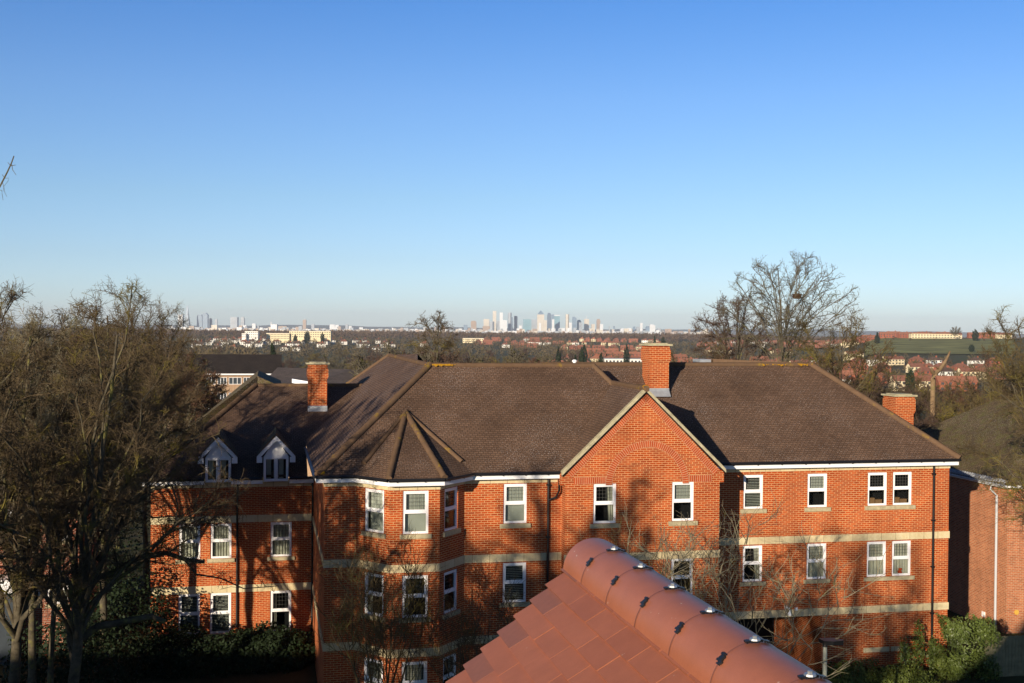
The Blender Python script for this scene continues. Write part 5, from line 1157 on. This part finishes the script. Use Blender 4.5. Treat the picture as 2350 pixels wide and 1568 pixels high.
# houses
def house_mesh(w, d, h, rise, wallm, roofm, kind):
    mb = MB(); l = w/2
    for y, n_ in ((0, -1), (d, 1)): mb.poly([(-l, y, -3), (l, y, -3), (l, y, h), (-l, y, h)])
    for x in (-l, l): mb.poly([(x, 0, -3), (x, d, -3), (x, d, h), (x, 0, h)])
    if kind == 'gable':
        for x in (-l, l): mb.poly([(x, 0, h), (x, d, h), (x, d/2, h+rise)])
    nw = max(2, int(w/3.2))
    for f in range(2):
        for i in range(nw):
            s = -l+w*(i+.5)/nw; z0 = .8+f*2.6; mb.poly([(s-.75, -.03, z0), (s+.75, -.03, z0), (s+.75, -.03, z0+1.2), (s-.75, -.03, z0+1.2)], None, 1)
    wm_ = mb.build('wall', [MAT[wallm], MAT['pane2']])
    mb = MB(); e = .4
    if kind == 'gable':
        slope(mb, [(-l-e, -e, h), (l+e, -e, h), (l+e, d/2, h+rise), (-l-e, d/2, h+rise)], (1, 0, 0)); slope(mb, [(-l-e, d+e, h), (l+e, d+e, h), (l+e, d/2, h+rise), (-l-e, d/2, h+rise)], (1, 0, 0))
    elif kind == 'front':     # gable facing the viewer
        slope(mb, [(-l-e, -e, h), (-l-e, d, h), (0, d, h+rise), (0, -e, h+rise)], (0, 1, 0)); slope(mb, [(l+e, -e, h), (l+e, d, h), (0, d, h+rise), (0, -e, h+rise)], (0, 1, 0))
    else:
        q = min(l-.5, d/2); slope(mb, [(-l-e, -e, h), (l+e, -e, h), (l-q, d/2, h+rise), (-l+q, d/2, h+rise)], (1, 0, 0)); slope(mb, [(-l-e, d+e, h), (l+e, d+e, h), (l-q, d/2, h+rise), (-l+q, d/2, h+rise)], (1, 0, 0))
        slope(mb, [(-l-e, -e, h), (-l-e, d+e, h), (-l+q, d/2, h+rise)], (0, 1, 0)); slope(mb, [(l+e, -e, h), (l+e, d+e, h), (l-q, d/2, h+rise)], (0, 1, 0))
    rm = mb.build('roof', MAT[roofm]); mb = MB(); mb.bx(l*.3-.6, d/2-.4, h+rise*.4, l*.3+.6, d/2+.4, h+rise+1.1); ch = mb.build('chimney', MAT['brickR']); ch.parent = rm
    return wm_, rm, ch
MAT['brickR'] = m_plain('far_red_brick', (.36, .12, .07), .9, .1, .3, .5)
MAT['rend'] = m_plain('far_white_render', (.72, .70, .64), .8, .2, .15, .2)
MAT['rendY'] = m_plain('far_cream_render', (.66, .56, .36), .8, .2, .15, .2)
MAT['tileR'] = m_plain('far_red_tiles', (.27, .115, .075), .85, .2, .4, .6)
MAT['tileO'] = m_plain('far_orange_tiles', (.36, .15, .09), .85, .2, .4, .6)
MAT['tileB'] = m_plain('far_brown_tiles', (.11, .07, .055), .85, .2, .4, .6)
HV = []
for (w, d, h, r, wm_, rm_, k, lab) in [(12.5, 7, 4.9, 3.0, 'rend', 'tileR', 'hip', 'white semi with a red hipped roof'), (12, 7, 4.9, 2.9, 'rend', 'tileB', 'hip', 'white semi with a brown hipped roof'), (19, 7, 4.9, 2.9, 'brickR', 'tileO', 'gable', 'brick terrace with a long orange roof'),
        (8, 8, 4.8, 4.0, 'rend', 'tileB', 'gable', 'white house with a steep brown roof'), (12, 7, 4.9, 3.0, 'brickR', 'tileR', 'hip', 'brick semi with a red hipped roof'), (20, 7, 4.9, 2.8, 'rendY', 'tileR', 'gable', 'cream terrace with a long red roof'), (9, 7, 5.0, 3.4, 'rendY', 'tileO', 'hip', 'cream house with an orange hipped roof')]:
    ms = house_mesh(w, d, h, r, wm_, rm_, k)
    for o in ms[:2]: COL.objects.unlink(o)
    COL.objects.unlink(ms[2]); HV.append((ms, w, lab))
hn = 0
def add_house(x, D, vi, yaw, where):
    global hn
    t = (x-1175)/2650; Y = D/math.hypot(1, t); X = t*Y; (wm_, rm_, ch_), w, lab = HV[vi]
    r = empty('suburban_house', (X, Y, tz(X, Y)+.2), yaw, label=f'{lab} {where}', cat='house', group=f'{lab}s {where}')
    objs = []
    for o in (wm_, rm_):
        c = o.copy(); c.name = o.data.name.split('.')[0]; COL.objects.link(c); c.parent = r; objs.append(c)
    c = ch_.copy(); COL.objects.link(c); c.parent = objs[1]; hn += 1
def row(D, x0, x1, vis, where, dens=.8, yaw=0, slope_=0):
    x = x0
    while x < x1:
        vi = rv.choice(vis); wpx = HV[vi][1]/D*2650
        if rv.random() < dens: add_house(x+wpx/2, D+slope_*(x-x0)+rv.uniform(-6, 6), vi, yaw+rv.uniform(-.12, .12), where)
        x += wpx*rv.uniform(1.08, 1.45)
WL = 'in the white rows below the yellow flats'
for D, x0, x1, dn in ((1600, 470, 900, .4), (1760, 440, 900, .6), (1900, 450, 890, .75), (2030, 455, 880, .8), (2160, 440, 620, .8)): row(D, x0, x1, [0, 1, 1, 3, 3, 1], WL, dn, rv.uniform(-.3, .3))
WM = 'seen low over the main roof ridge'
for D, x0, x1, dn in ((2300, 1080, 1260, .9), (2050, 1090, 1280, .7), (1850, 900, 1120, .3), (1900, 1100, 1290, .5)): row(D, x0, x1, [0, 4, 2, 5, 2], WM, dn, .1)
WC = 'on the red-roofed slope left of the main chimney'
for D, x0, x1, dn in ((2350, 1330, 1500, .95), (2050, 1300, 1500, .8), (1800, 1290, 1480, .85), (1550, 1280, 1500, .8), (1320, 1285, 1520, .75), (1120, 1290, 1500, .7), (960, 1240, 1480, .7), (820, 1250, 1470, .5)): row(D, x0, x1, [2, 4, 0, 5, 6, 2, 4], WC, dn, rv.uniform(-.25, .25))
WR = 'in the valley behind the right wing'
for D, x0, x1, dn in ((1250, 1540, 1960, .8), (1080, 1560, 2300, .8), (960, 1560, 2300, .75), (850, 1600, 2330, .7), (740, 1780, 2250, .6), (620, 1900, 2200, .5)): row(D, x0, x1, [2, 4, 0, 5, 4, 2, 1], WR, dn, rv.uniform(-.3, .3))
WT = 'along the crest above the green field'
for D, x0, x1, dn in ((1665, 1940, 2180, .95), (1720, 1960, 2330, .8)): row(D, x0, x1, [2, 2, 5], WT, dn, .05)
WK = 'on the skyline behind the tall fan shaped tree'
for D, x0, x1, dn in ((2350, 1640, 1960, .9), (2000, 1600, 1950, .8), (1650, 1620, 1950, .6)): row(D, x0, x1, [0, 4, 2, 6], WK, dn, 0)
print('houses', hn)
# distinct larger blocks on the far slope
def block(name, x0, x1, yt, D, h, mat, label, dep=11, nwin=14, fl=3, roof='rend'):
    t = ((x0+x1)/2-1175)/2650; Y = D/math.hypot(1, t); a, b = at(x0, yt, Y), at(x1, yt, Y); L = (b-a).length; c = (a+b)/2
    r = empty(name, (c.x, c.y, c.z-h), 0, label=label, cat='building'); mb = MB(); mb.bx(-L/2, 0, -6, L/2, dep, h); mb.build('wall', MAT[mat], r)
    m2 = MB(); m2.bx(-L/2-.3, -.3, h+.002, L/2+.3, dep+.3, h+.5); m2.build('roof', MAT[roof], r)
    for f in range(fl):
        for i in range(nwin):
            s = -L/2+L*(i+.5)/nwin; z0 = h-2.4-f*h/fl; m3 = MB(); m3.bx(s-L/nwin*.28, -.06, z0, s+L/nwin*.28, -.003, z0+1.4); m3.build('window', MAT['pane2'], r)
    return r
block('flats', 611, 664, 765.5, 1950, 9.5, 'rendY', 'long yellow brick flats with the lower roof, left half', nwin=16)
block('flats', 664, 759, 760.5, 1945, 11, 'rendY', 'long yellow brick flats with the higher roof, right half', nwin=18)
block('white_building', 562, 592, 761, 1930, 11, 'rend', 'bright white stepped building left of the yellow flats', nwin=7)
block('white_building', 555, 564, 766, 1925, 7, 'rend', 'low wing of the stepped white building', nwin=3, fl=2)
block('school', 1380, 1480, 824.5, 900, 4, 'rend', 'long flat roofed white hut beyond the main ridge', nwin=12, fl=1, roof='lead')
block('cream_hall', 1062, 1110, 777, 2150, 8, 'rendY', 'pale yellow glazed hall beyond the main ridge', nwin=10, fl=2)
block('terrace', 2092, 2200, 766.5, 1640, 6, 'rendY', 'long cream terrace on the crest at the top of the field', nwin=16, fl=2, roof='tileR')
# far woods: one mass of bare crowns
rg = np.random.default_rng(5); Vs = []; n_t = 0
def wood(n, x0, x1, d0, d1, hmin, hmax, per=34):
    global n_t
    x = rg.uniform(x0, x1, n); D = rg.uniform(d0, d1, n); t = (x-1175)/2650; Y = D/np.hypot(1, t); X = t*Y; Z = terr(X, Y); h = rg.uniform(hmin, hmax, n)
    u = rg.normal(0, 1, (n, per, 3)); u /= np.linalg.norm(u, axis=2)[..., None]; c = np.stack([X, Y, Z+h*.5], 1)[:, None, :]; sc_ = np.stack([h*.42, h*.42, h*.52], 1)[:, None, :]
    P = c+u*sc_*rg.uniform(.3, 1, (n, per, 1)); d = u+rg.normal(0, .5, u.shape)+np.array([0, 0, .5]); d /= np.linalg.norm(d, axis=2)[..., None]; s_ = (h*.16)[:, None, None]
    side_ = np.cross(d, rg.normal(0, 1, u.shape)); side_ /= np.linalg.norm(side_, axis=2)[..., None]
    Vs.append(np.stack([P-side_*s_*.45, P+side_*s_*.45, P+d*s_*1.6], 2).reshape(-1, 3)); n_t += n
def flush(name, mat, label, ev=None):
    V = np.concatenate(Vs); Vs.clear(); n = len(V)//3; me = bpy.data.meshes.new(name); me.vertices.add(len(V)); me.vertices.foreach_set('co', V.astype('f').ravel()); me.loops.add(len(V)); me.loops.foreach_set('vertex_index', np.arange(len(V), dtype='i')); me.polygons.add(n); me.polygons.foreach_set('loop_start', np.arange(n, dtype='i')*3); me.update(calc_edges=True); me.materials.append(mat)
    o = bpy.data.objects.new(name, me); COL.objects.link(o); tag(o, label, 'woodland', kind='stuff')
MAT['woodF'] = m_plain('far_wood_brown', (.13, .088, .058), .95, .05, .5, .01)
MAT['woodO'] = m_plain('far_wood_olive', (.125, .095, .05), .95, .05, .5, .01)
wood(5200, -150, 1750, 2450, 4200, 12, 17); wood(900, 1750, 2500, 2500, 3600, 10, 14); flush('far_woodland', MAT['woodF'], 'brown far wood below the skyline', None)
wood(1500, -100, 1300, 1250, 2450, 6, 11, 30); wood(1300, 1250, 1930, 700, 2300, 5, 8.5, 30); wood(260, 1930, 2500, 600, 1180, 5, 8, 30); wood(600, -100, 600, 600, 1500, 8, 13, 40); flush('garden_trees', MAT['woodO'], 'olive mass of garden trees between the valley houses')
# ------------------------------------------------------------------ SKYLINE
def m_tower(name, c, win=(.08, .1, .13), fx=9, fz=5, amt=.5):
    s = NT(name); tc = s.n('ShaderNodeTexCoord'); sx = s.n('ShaderNodeSeparateXYZ'); s.l(tc.outputs['Object'], sx.inputs[0])
    def stripe(o, f, thr):
        ad = s.n('ShaderNodeMath', operation='MULTIPLY'); s.l(o, ad.inputs[0]); ad.inputs[1].default_value = 1/f; fr = s.n('ShaderNodeMath', operation='FRACT'); s.l(ad.outputs[0], fr.inputs[0]); g_ = s.n('ShaderNodeMath', operation='GREATER_THAN'); s.l(fr.outputs[0], g_.inputs[0]); g_.inputs[1].default_value = thr; return g_.outputs[0]
    m = s.n('ShaderNodeMath', operation='MULTIPLY'); s.l(stripe(sx.outputs[0], fx, .45), m.inputs[0]); s.l(stripe(sx.outputs[2], fz, .4), m.inputs[1])
    mm = s.n('ShaderNodeMath', operation='MULTIPLY'); s.l(m.outputs[0], mm.inputs[0]); mm.inputs[1].default_value = amt
    n = s.noise(s.coord('Object'), .02, 3); c2 = s.mix(.3, c, s.ramp(n, [(.3, .2), (.7, .8)]), 'OVERLAY')
    return s.fin(s.mix(mm.outputs[0], c2, win), .4, .5)
TM = {'cream': m_tower('cream_cladding', (.62, .56, .46)), 'white': m_tower('white_cladding', (.72, .74, .76)), 'grey': m_tower('grey_cladding', (.34, .38, .42)), 'glass': m_tower('blue_glass', (.16, .24, .33), (.08, .13, .2)), 'dark': m_tower('dark_glass', (.09, .14, .21), (.05, .07, .1)), 'tan': m_tower('tan_brick', (.48, .33, .22)), 'teal': m_tower('teal_glass', (.17, .32, .38), (.1, .2, .26))}
DC = 9000.0; words = {'cream': 'cream', 'white': 'white', 'grey': 'grey', 'glass': 'blue glass', 'dark': 'dark blue glass', 'tan': 'tan', 'teal': 'teal glass'}
def tower(x0, x1, yt, col, label, shape='box', D=DC, dep=None, rot=0.0, name='tower'):
    xm = (x0+x1)/2; t = (xm-1175)/2650; Y = D/math.hypot(1, t); a, b = at(x0, yt, Y), at(x1, yt, Y); w = (b-a).length; zt_ = (a.z+b.z)/2; zb = tz(a.x, a.y); h = zt_-zb
    r = empty(name, ((a.x+b.x)/2, Y, zb), -math.atan(t)*0+rot, label=label, cat='tower'); mb = MB(); l = w/2; dp = dep or w
    if shape == 'round':
        N = 20; 
        for i in range(N):
            a0, a1 = 6.2832*i/N, 6.2832*(i+1)/N; p = lambda q, z: (l*math.cos(q), dp/2+l*math.sin(q), z); mb.poly([p(a0, 0), p(a1, 0), p(a1, h), p(a0, h)])
        mb.poly([(l*math.cos(6.2832*i/N), dp/2+l*math.sin(6.2832*i/N), h) for i in range(N)])
    elif shape == 'shard':
        for (p, q) in (((-l, 0), (l, 0)), ((l, 0), (l, dp)), ((l, dp), (-l, dp)), ((-l, dp), (-l, 0))): mb.poly([(p[0], p[1], 0), (q[0], q[1], 0), (q[0]*.12, dp/2+(q[1]-dp/2)*.12, h), (p[0]*.12, dp/2+(p[1]-dp/2)*.12, h)])
    elif shape == 'step': mb.bx(-l, 0, 0, l, dp, h*.93); mb.bx(-l*.8, dp*.1, h*.93+.01, l*.7, dp*.9, h)
    elif shape == 'slant': 
        mb.bx(-l, 0, 0, l, dp, h*.9); mb.poly([(-l, 0, h*.9), (l, 0, h*.9), (l*.2, 0, h), (-l, 0, h)]); mb.poly([(-l, dp, h*.9), (l, dp, h*.9), (l*.2, dp, h), (-l, dp, h)]); mb.poly([(-l, 0, h), (l*.2, 0, h), (l*.2, dp, h), (-l, dp, h)]); mb.poly([(l*.2, 0, h), (l, 0, h*.9), (l, dp, h*.9), (l*.2, dp, h)]); mb.poly([(-l, 0, h*.9), (-l, dp, h*.9), (-l, dp, h), (-l, 0, h)])
    else: mb.bx(-l, 0, 0, l, dp, h)
    mb.build('shaft', TM[col], r)
    if shape == 'pyramid':
        m2 = MB(); k = h
        for (p, q) in (((-l*.98, 0), (l*.98, 0)), ((l*.98, 0), (l*.98, dp)), ((l*.98, dp), (-l*.98, dp)), ((-l*.98, dp), (-l*.98, 0))): m2.poly([(p[0], p[1], k), (q[0], q[1], k), (0, dp/2, k+w*.62)])
        m2.build('pyramid_roof', TM['glass'], r)
    if shape == 'spire': m2 = MB(); m2.tube([(0, dp/2, h), (0, dp/2, h+w*.8)], [w*.06, w*.02], 5); m2.build('spire', TM['white'], r)
    if shape == 'crown': m2 = MB(); m2.bx(-l*1.0, -.5, h, l*1.0, dp, h+w*.16); m2.build('crown_sign', TM['white'], r)
    return r
X3 = lambda c: 803.2+c/5.117
Y3 = lambda c: 659.8+c/5.117
X4 = lambda c: 1204.8+c/5.117
X2 = lambda c: 401.6+c/5.117
near_ = 'of the tower cluster'
for (a, b, y, c, sh, lab) in [(1335, 1378, 440, 'glass', 'box', 'short blue-grey tower apart, first of the central cluster'), (1385, 1415, 478, 'tan', 'box', 'low tan block between the first tower and the tan tower'), (1420, 1483, 392, 'tan', 'step', 'stepped tan tower standing apart before the central cluster'), (1568, 1635, 372, 'cream', 'box', 'broad cream tower with open frame top, beginning the cluster'), (1558, 1642, 455, 'tan', 'box', 'low tan and dark block before the broad cream tower'), (1633, 1693, 402, 'grey', 'round', 'grey tower right of the broad cream tower'), (1677, 1718, 277, 'cream', 'box', 'tallest slender cream tower of the cluster'), (1722, 1757, 390, 'grey', 'box', 'low grey tower at the foot of the tallest cream tower'), (1757, 1795, 296, 'white', 'box', 'second tall slender white-grey tower'), (1760, 1845, 385, 'white', 'box', 'white framed block before the second slender tower'), (1855, 1898, 296, 'grey', 'round', 'tall grey tower with a small mast'), (1898, 1912, 350, 'glass', 'box', 'narrow blue slab against the grey mast tower'), (1928, 1967, 335, 'dark', 'round', 'dark rounded tower alone left of the broad grey block'), (1985, 2018, 448, 'white', 'box', 'low white block in the gap'), (2035, 2130, 373, 'teal', 'box', 'broad grey-green office block'), (2130, 2195, 376, 'grey', 'box', 'plain grey office block beside the pyramid tower'), (2270, 2313, 385, 'cream', 'box', 'cream round-cornered tower between pyramid and dark tower')]:
    tower(X3(a), X3(b), Y3(y), c, lab, sh, D=DC+((a*7) % 5)*90-150*(y > 380))
for (a, b, y, c, sh, lab) in [(145, 227, 318, 'cream', 'pyramid', 'big square tower topped by a pyramid'), (165, 190, 415, 'white', 'box', 'narrow white tower before the pyramid tower'), (262, 308, 300, 'dark', 'step', 'dark blue glass tower right of the pyramid tower'), (312, 342, 318, 'glass', 'box', 'slim blue-grey tower behind the teal curved tower'), (318, 345, 375, 'white', 'box', 'low pale tower before the slim one'), (342, 410, 335, 'teal', 'crown', 'wide teal glass tower with a white crown'), (400, 468, 478, 'white', 'box', 'long low white block at the feet of the teal tower'), (478, 520, 316, 'cream', 'round', 'round cream tower standing alone'), (518, 550, 413, 'white', 'box', 'small white block beside the round cream tower'), (558, 606, 345, 'glass', 'slant', 'blue-grey tower with a sloping shoulder'), (612, 660, 382, 'teal', 'step', 'mid height greenish tower'), (635, 675, 412, 'grey', 'box', 'grey block before the greenish tower'), (697, 752, 372, 'cream', 'spire', 'cream tower with a thin spire'), (780, 820, 432, 'cream', 'box', 'short cream block in the gap right of the spire tower'), (842, 885, 372, 'tan', 'step', 'pinkish tower near the end of the cluster'), (880, 917, 432, 'white', 'box', 'bright white sunlit block ending the cluster'), (1038, 1056, 453, 'glass', 'box', 'slim blue tower beyond the cluster'), (1122, 1200, 482, 'white', 'step', 'low white stepped roofs beyond the cluster'), (1205, 1248, 478, 'white', 'box', 'white framed block in the low group'), (1268, 1295, 460, 'glass', 'box', 'small blue block in the low group'), (1310, 1345, 465, 'grey', 'box', 'small grey block left of the lone white tower'), (1352, 1382, 418, 'white', 'spire', 'lone white tower of the far right group'), (1420, 1465, 455, 'glass', 'step', 'blue block right of the lone white tower'), (1465, 1530, 435, 'white', 'slant', 'white block with jutting crane right of the far group'), (985, 998, 460, 'grey', 'box', 'thin grey tower just after the cluster')]:
    tower(X4(a), X4(b), Y3(y), c, lab, sh, D=DC+((a*7) % 5)*90-150*(y > 380))
for (a, b, y, c, sh, lab) in [(100, 172, 215, 'glass', 'shard', 'tall tapering glass spire behind twigs at the far left skyline'), (35, 90, 320, 'white', 'box', 'pale tower mostly hidden by the twigs'), (258, 318, 320, 'glass', 'step', 'blue tower group left of the pointed tower'), (325, 382, 300, 'glass', 'slant', 'tallest blue tower with a pointed corner'), (388, 428, 362, 'dark', 'step', 'dark stepped tower right of the pointed one'), (470, 495, 375, 'grey', 'box', 'slim grey tower standing apart at the left skyline'), (650, 730, 350, 'grey', 'box', 'wide grey slab block at the left skyline'), (772, 812, 348, 'grey', 'step', 'slim dark-grey pair right of the wide slab'), (905, 945, 425, 'white', 'box', 'white block among low roofs'), (780, 838, 445, 'white', 'box', 'white frame block below the slim pair'), (1122, 1133, 408, 'white', 'spire', 'very thin white tower'), (1500, 1538, 380, 'tan', 'spire', 'lone pinkish tower under construction'), (1600, 1635, 430, 'grey', 'box', 'small grey block right of the lone pinkish tower'), (1815, 1875, 435, 'white', 'box', 'white slab block left of its twin'), (1875, 1925, 440, 'white', 'box', 'white slab block with a darker side'), (2002, 2030, 432, 'grey', 'box', 'slim grey tower left of the solitary tree'), (2040, 2075, 455, 'white', 'box', 'low white tower beside the slim grey one'), (1235, 1310, 455, 'tan', 'box', 'low brick block among the woods')]:
    tower(X2(a), X2(b), Y3(y), c, lab, sh, D=DC+400+((a*7) % 5)*90)
rgc = np.random.default_rng(8); fb = MB(); nb = 0
for i in range(1500):
    x = rgc.uniform(380, 1640); D = rgc.uniform(6000, 10500); t = (x-1175)/2650; Y = D/math.hypot(1, t); X = t*Y; w = rgc.uniform(10, 34); h = rgc.uniform(8, 34)+(25*rgc.random() if rgc.random() < .2 else 0); z = tz(X, Y); fb.bx(X-w/2, Y, z-2, X+w/2, Y+w, z+h+3, int(rgc.integers(0, 4)))
fb.build('city_mass', [TM['white'], TM['grey'], TM['cream'], TM['tan']], kind='stuff', label='countless low pale city blocks along the horizon', cat='city')
# ------------------------------------------------------------------ light, sky, haze
HAZE = 5.4e-5
SUN_T = math.radians(26.5); SUN_E = math.radians(13.0)
sdir = Vector((math.sin(SUN_T)*math.cos(SUN_E), math.cos(SUN_T)*math.cos(SUN_E), -math.sin(SUN_E)))
sl = bpy.data.lights.new('sun', 'SUN'); sl.energy = 5.0; sl.angle = math.radians(.5); sl.color = (1, .85, .66)
so = bpy.data.objects.new('sun', sl); COL.objects.link(so); so.rotation_euler = sdir.to_track_quat('-Z', 'Y').to_euler(); so.location = (-20, -30, 40)
W_ = bpy.data.worlds.new('World'); SC.world = W_; W_.use_nodes = True; nt = W_.node_tree
bg = nt.nodes['Background']; sky = nt.nodes.new('ShaderNodeTexSky'); sky.sky_type = 'NISHITA'; sky.sun_disc = False
to_sun = -sdir; sky.sun_elevation = SUN_E; sky.sun_rotation = math.atan2(to_sun.x, to_sun.y)
sky.altitude = 60; sky.air_density = 1.0; sky.dust_density = .35; sky.ozone_density = 2.0
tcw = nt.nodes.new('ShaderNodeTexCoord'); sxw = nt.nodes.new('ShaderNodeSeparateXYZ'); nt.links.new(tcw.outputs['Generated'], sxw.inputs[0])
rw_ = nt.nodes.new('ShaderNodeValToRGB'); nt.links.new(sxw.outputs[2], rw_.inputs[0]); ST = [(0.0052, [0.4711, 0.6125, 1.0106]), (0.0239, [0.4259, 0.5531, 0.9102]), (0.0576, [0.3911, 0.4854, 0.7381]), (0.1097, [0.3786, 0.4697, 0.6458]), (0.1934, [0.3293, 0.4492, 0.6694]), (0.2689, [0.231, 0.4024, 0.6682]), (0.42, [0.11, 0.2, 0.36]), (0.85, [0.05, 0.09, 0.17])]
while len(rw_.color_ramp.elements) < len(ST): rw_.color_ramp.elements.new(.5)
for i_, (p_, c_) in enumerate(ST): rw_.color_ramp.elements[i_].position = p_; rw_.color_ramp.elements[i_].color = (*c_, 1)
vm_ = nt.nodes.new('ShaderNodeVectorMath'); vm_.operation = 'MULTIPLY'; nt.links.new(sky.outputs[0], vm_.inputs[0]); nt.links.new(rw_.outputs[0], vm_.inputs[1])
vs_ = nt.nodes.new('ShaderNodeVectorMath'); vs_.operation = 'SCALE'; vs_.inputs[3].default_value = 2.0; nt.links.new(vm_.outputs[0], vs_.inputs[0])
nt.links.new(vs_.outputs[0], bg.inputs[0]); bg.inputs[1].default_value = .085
hz = MB(); hz.bx(-12500, -300, -96, 12500, 14000, 175)
s = NT('haze_air'); s.t.nodes.remove(s.b); v = s.n('ShaderNodeVolumePrincipled'); v.inputs['Color'].default_value = (.80, .88, 1, 1); v.inputs['Density'].default_value = HAZE; v.inputs['Anisotropy'].default_value = 0.0
s.l(v.outputs[0], s.out.inputs['Volume']); s.mat.cycles.homogeneous_volume = True if hasattr(s.mat.cycles, 'homogeneous_volume') else None
hz.build('haze', s.mat, kind='stuff', label='thin blue-grey winter air', cat='haze')
SC.view_settings.view_transform = 'Standard'; SC.view_settings.look = 'None'; SC.view_settings.exposure = .5; SC.view_settings.gamma = 1
